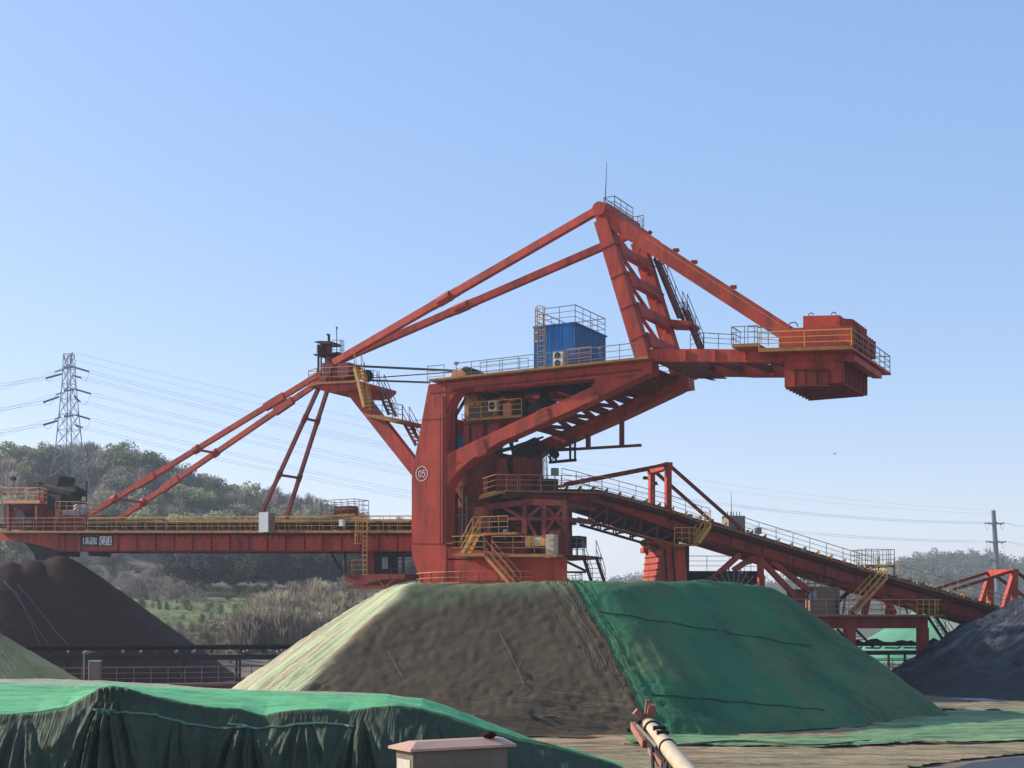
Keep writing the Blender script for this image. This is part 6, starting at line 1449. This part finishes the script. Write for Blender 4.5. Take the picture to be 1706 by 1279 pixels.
for i, j, s_ in ((0, 1, 9), (2, 3, 9), (4, 5, 9), (7, 6, 7), (9, 8, 7), (11, 10, 7)):
    a_, b_ = INS[i], INS[j]; pts = [a_ + (b_ - a_) * t - V(0, 0, 1.1 * 4 * t * (1 - t)) for t in [k / 8 for k in range(9)]]; mb.path(pts, .03, 4)
mb.build('jumper_loop', WIRE, lp)
# steel pole on the right with three arm levels
tp_ = at(1655, 850, 400); pb_ = at(1663, 985, 400); pr = thing('steel_pole', 'dark steel power pole with three cross arm levels at right', 'power pole', pb_)
mb = MB(); mb.tube(pb_, tp_, .95, 10, .62); mb.build('shaft', mat('pole_steel', (.09, .105, .12), .6, var=.12), pr)
ARM = []
mb = MB()
for y, xl, xr, dy in ((871, 1640, 1673, 0), (902, 1642, 1676, 0), (932, 1648, 1676, 0)):
    cx_ = 1655 + (y - 850) * .06
    for xx in (xl, xr): a_ = at(cx_, y + 2, 400); b_ = at(xx, y, 400); mb.beam(a_, b_, .3, .35); ARM.append(b_)
    mb.beam(at(cx_ + 2, y - 1, 400), at(cx_ + 13, y + 2.5, 400), .35, .35); mb.beam(at(cx_ - 2, y + 1, 400), at(cx_ - 10, y, 400), .3, .3)
mb.build('cross_arm', STEEL, pr)
mb = MB()
for y, xl, xr in ((871, 1641, 1673), (902, 1643, 1675)):
    for xx, s_ in ((xl, 1), (xr, -1)): mb.path([at(xx + s_ * (7 * t), y + 14 * 4 * t * (1 - t) * .8, 400) for t in [k / 8 for k in range(9)]], .05, 4)
mb.build('jumper_loop', WIRE, pr)
sp_, spb = lattice('lattice_pylon', 'thin far lattice pylon seen through the gap right of the discharge hood', 908, 735, 620, 50, 7.5, None, rb=.16, lvls=12)
# conductors
def wire(a_, b_, sag, label, n=26, r=.03, twin=.45, grp='power line wires'):
    mb = MB(); d = (b_ - a_); sv = V(0, 0, 1) * twin
    for k in ((0, 1) if twin else (0,)):
        mb.path([a_ + d * t - V(0, 0, sag * 4 * t * (1 - t)) + sv * (k - .5) * (1 if twin else 0) for t in [i / n for i in range(n + 1)]], r, 4)
    o = mb.build('power_wire', WIRE, base=a_); return tag(o, label, 'power wire', grp)
ends = [ARM[0], ARM[1], ARM[2], ARM[3], ARM[4], ARM[5]]
nm3 = ['top', 'middle', 'lowest']
for i in range(3):
    wire(INS[2 * i], ends[2 * i], 6.5, f'nearer twin wire from the {nm3[i]} right insulator of the hill pylon to the steel pole', r=.022)
    wire(INS[2 * i + 1], ends[2 * i + 1], 6.5, f'farther twin wire from the {nm3[i]} right side of the hill pylon to the steel pole', r=.022)
    for j, w_ in ((7 + 2 * i, 'nearer'), (6 + 2 * i, 'farther')):
        a_ = INS[j]; dl = {7: -8, 9: -9, 11: -8, 6: -7, 8: -7, 10: -7}[j]
        wire(a_, a_ + V(-60, -10 if w_ == 'nearer' else 30, dl), .9, f'{w_} twin wire leaving the left {nm3[i]} insulator of the hill pylon out of frame', r=.022, n=10)
wire(P0(121, 587), tp_, 5, 'upper earth wire from the right tip of the hill pylon to the pole top', r=.018, twin=0)
wire(P0(106, 595, 6), tp_ + V(-1, 0, -1), 5.5, 'lower earth wire from the left tip of the hill pylon to the pole top', r=.018, twin=0)
for i, (dy, tx) in enumerate(((0, 'topmost'), (31, 'lower'))):
    for k in (0, 1): wire(ARM[2 * i + k] if k else ARM[2 * i + 1] + V(.5, 0, 0), (ARM[2 * i + 1]) + V(90, 60 + 20 * k, -3 - 2 * k), 1.5, f"{tx} wire {'beyond' if k else 'nearest'} leaving the steel pole to the right edge", r=.03, n=10, twin=0)
# a bird over the tail conveyor
bp_ = at(1390, 756, 160); mb = MB()
X = V(1, 0, 0)
mb.add([bp_ + V(-.16, 0, -.02), bp_ + V(.0, -.05, .04), bp_ + V(.0, .05, .04), bp_ + V(0, 0, -.05), bp_ + V(.2, 0, .02)], [(0, 1, 3), (0, 3, 2), (0, 2, 1), (1, 4, 3), (3, 4, 2), (2, 4, 1)])
mb.add([bp_ + V(-.05, .03, .02), bp_ + V(.1, .03, .02), bp_ + V(.05, .38, .14), bp_ + V(-.05, -.03, .02), bp_ + V(.1, -.03, .02), bp_ + V(.05, -.38, .14)], [(0, 1, 2), (3, 5, 4)])
o = mb.build('bird', DARK, base=bp_); tag(o, 'small dark bird flying in the open sky right of the machine', 'bird')

# ---- air: one closed block of even haze round everything below the sky
hm = bpy.data.materials.new('haze'); hm.use_nodes = True; n = hm.node_tree.nodes; n.remove(n['Principled BSDF'])
pvn = n.new('ShaderNodeVolumePrincipled'); pvn.inputs['Color'].default_value = (.80, .88, 1, 1); pvn.inputs['Density'].default_value = .00038; pvn.inputs['Anisotropy'].default_value = .2
hm.node_tree.links.new(pvn.outputs[0], n['Material Output'].inputs['Volume'])
HAZE_ON = True
if HAZE_ON:
    mb = MB(); mb.box((0, 1350, 39), V(3100, 0, 0), V(0, 1750, 0), V(0, 0, 41.5)); o = mb.build('haze', hm, base=(0, 1350, 39)); tag(o, kind='stuff')
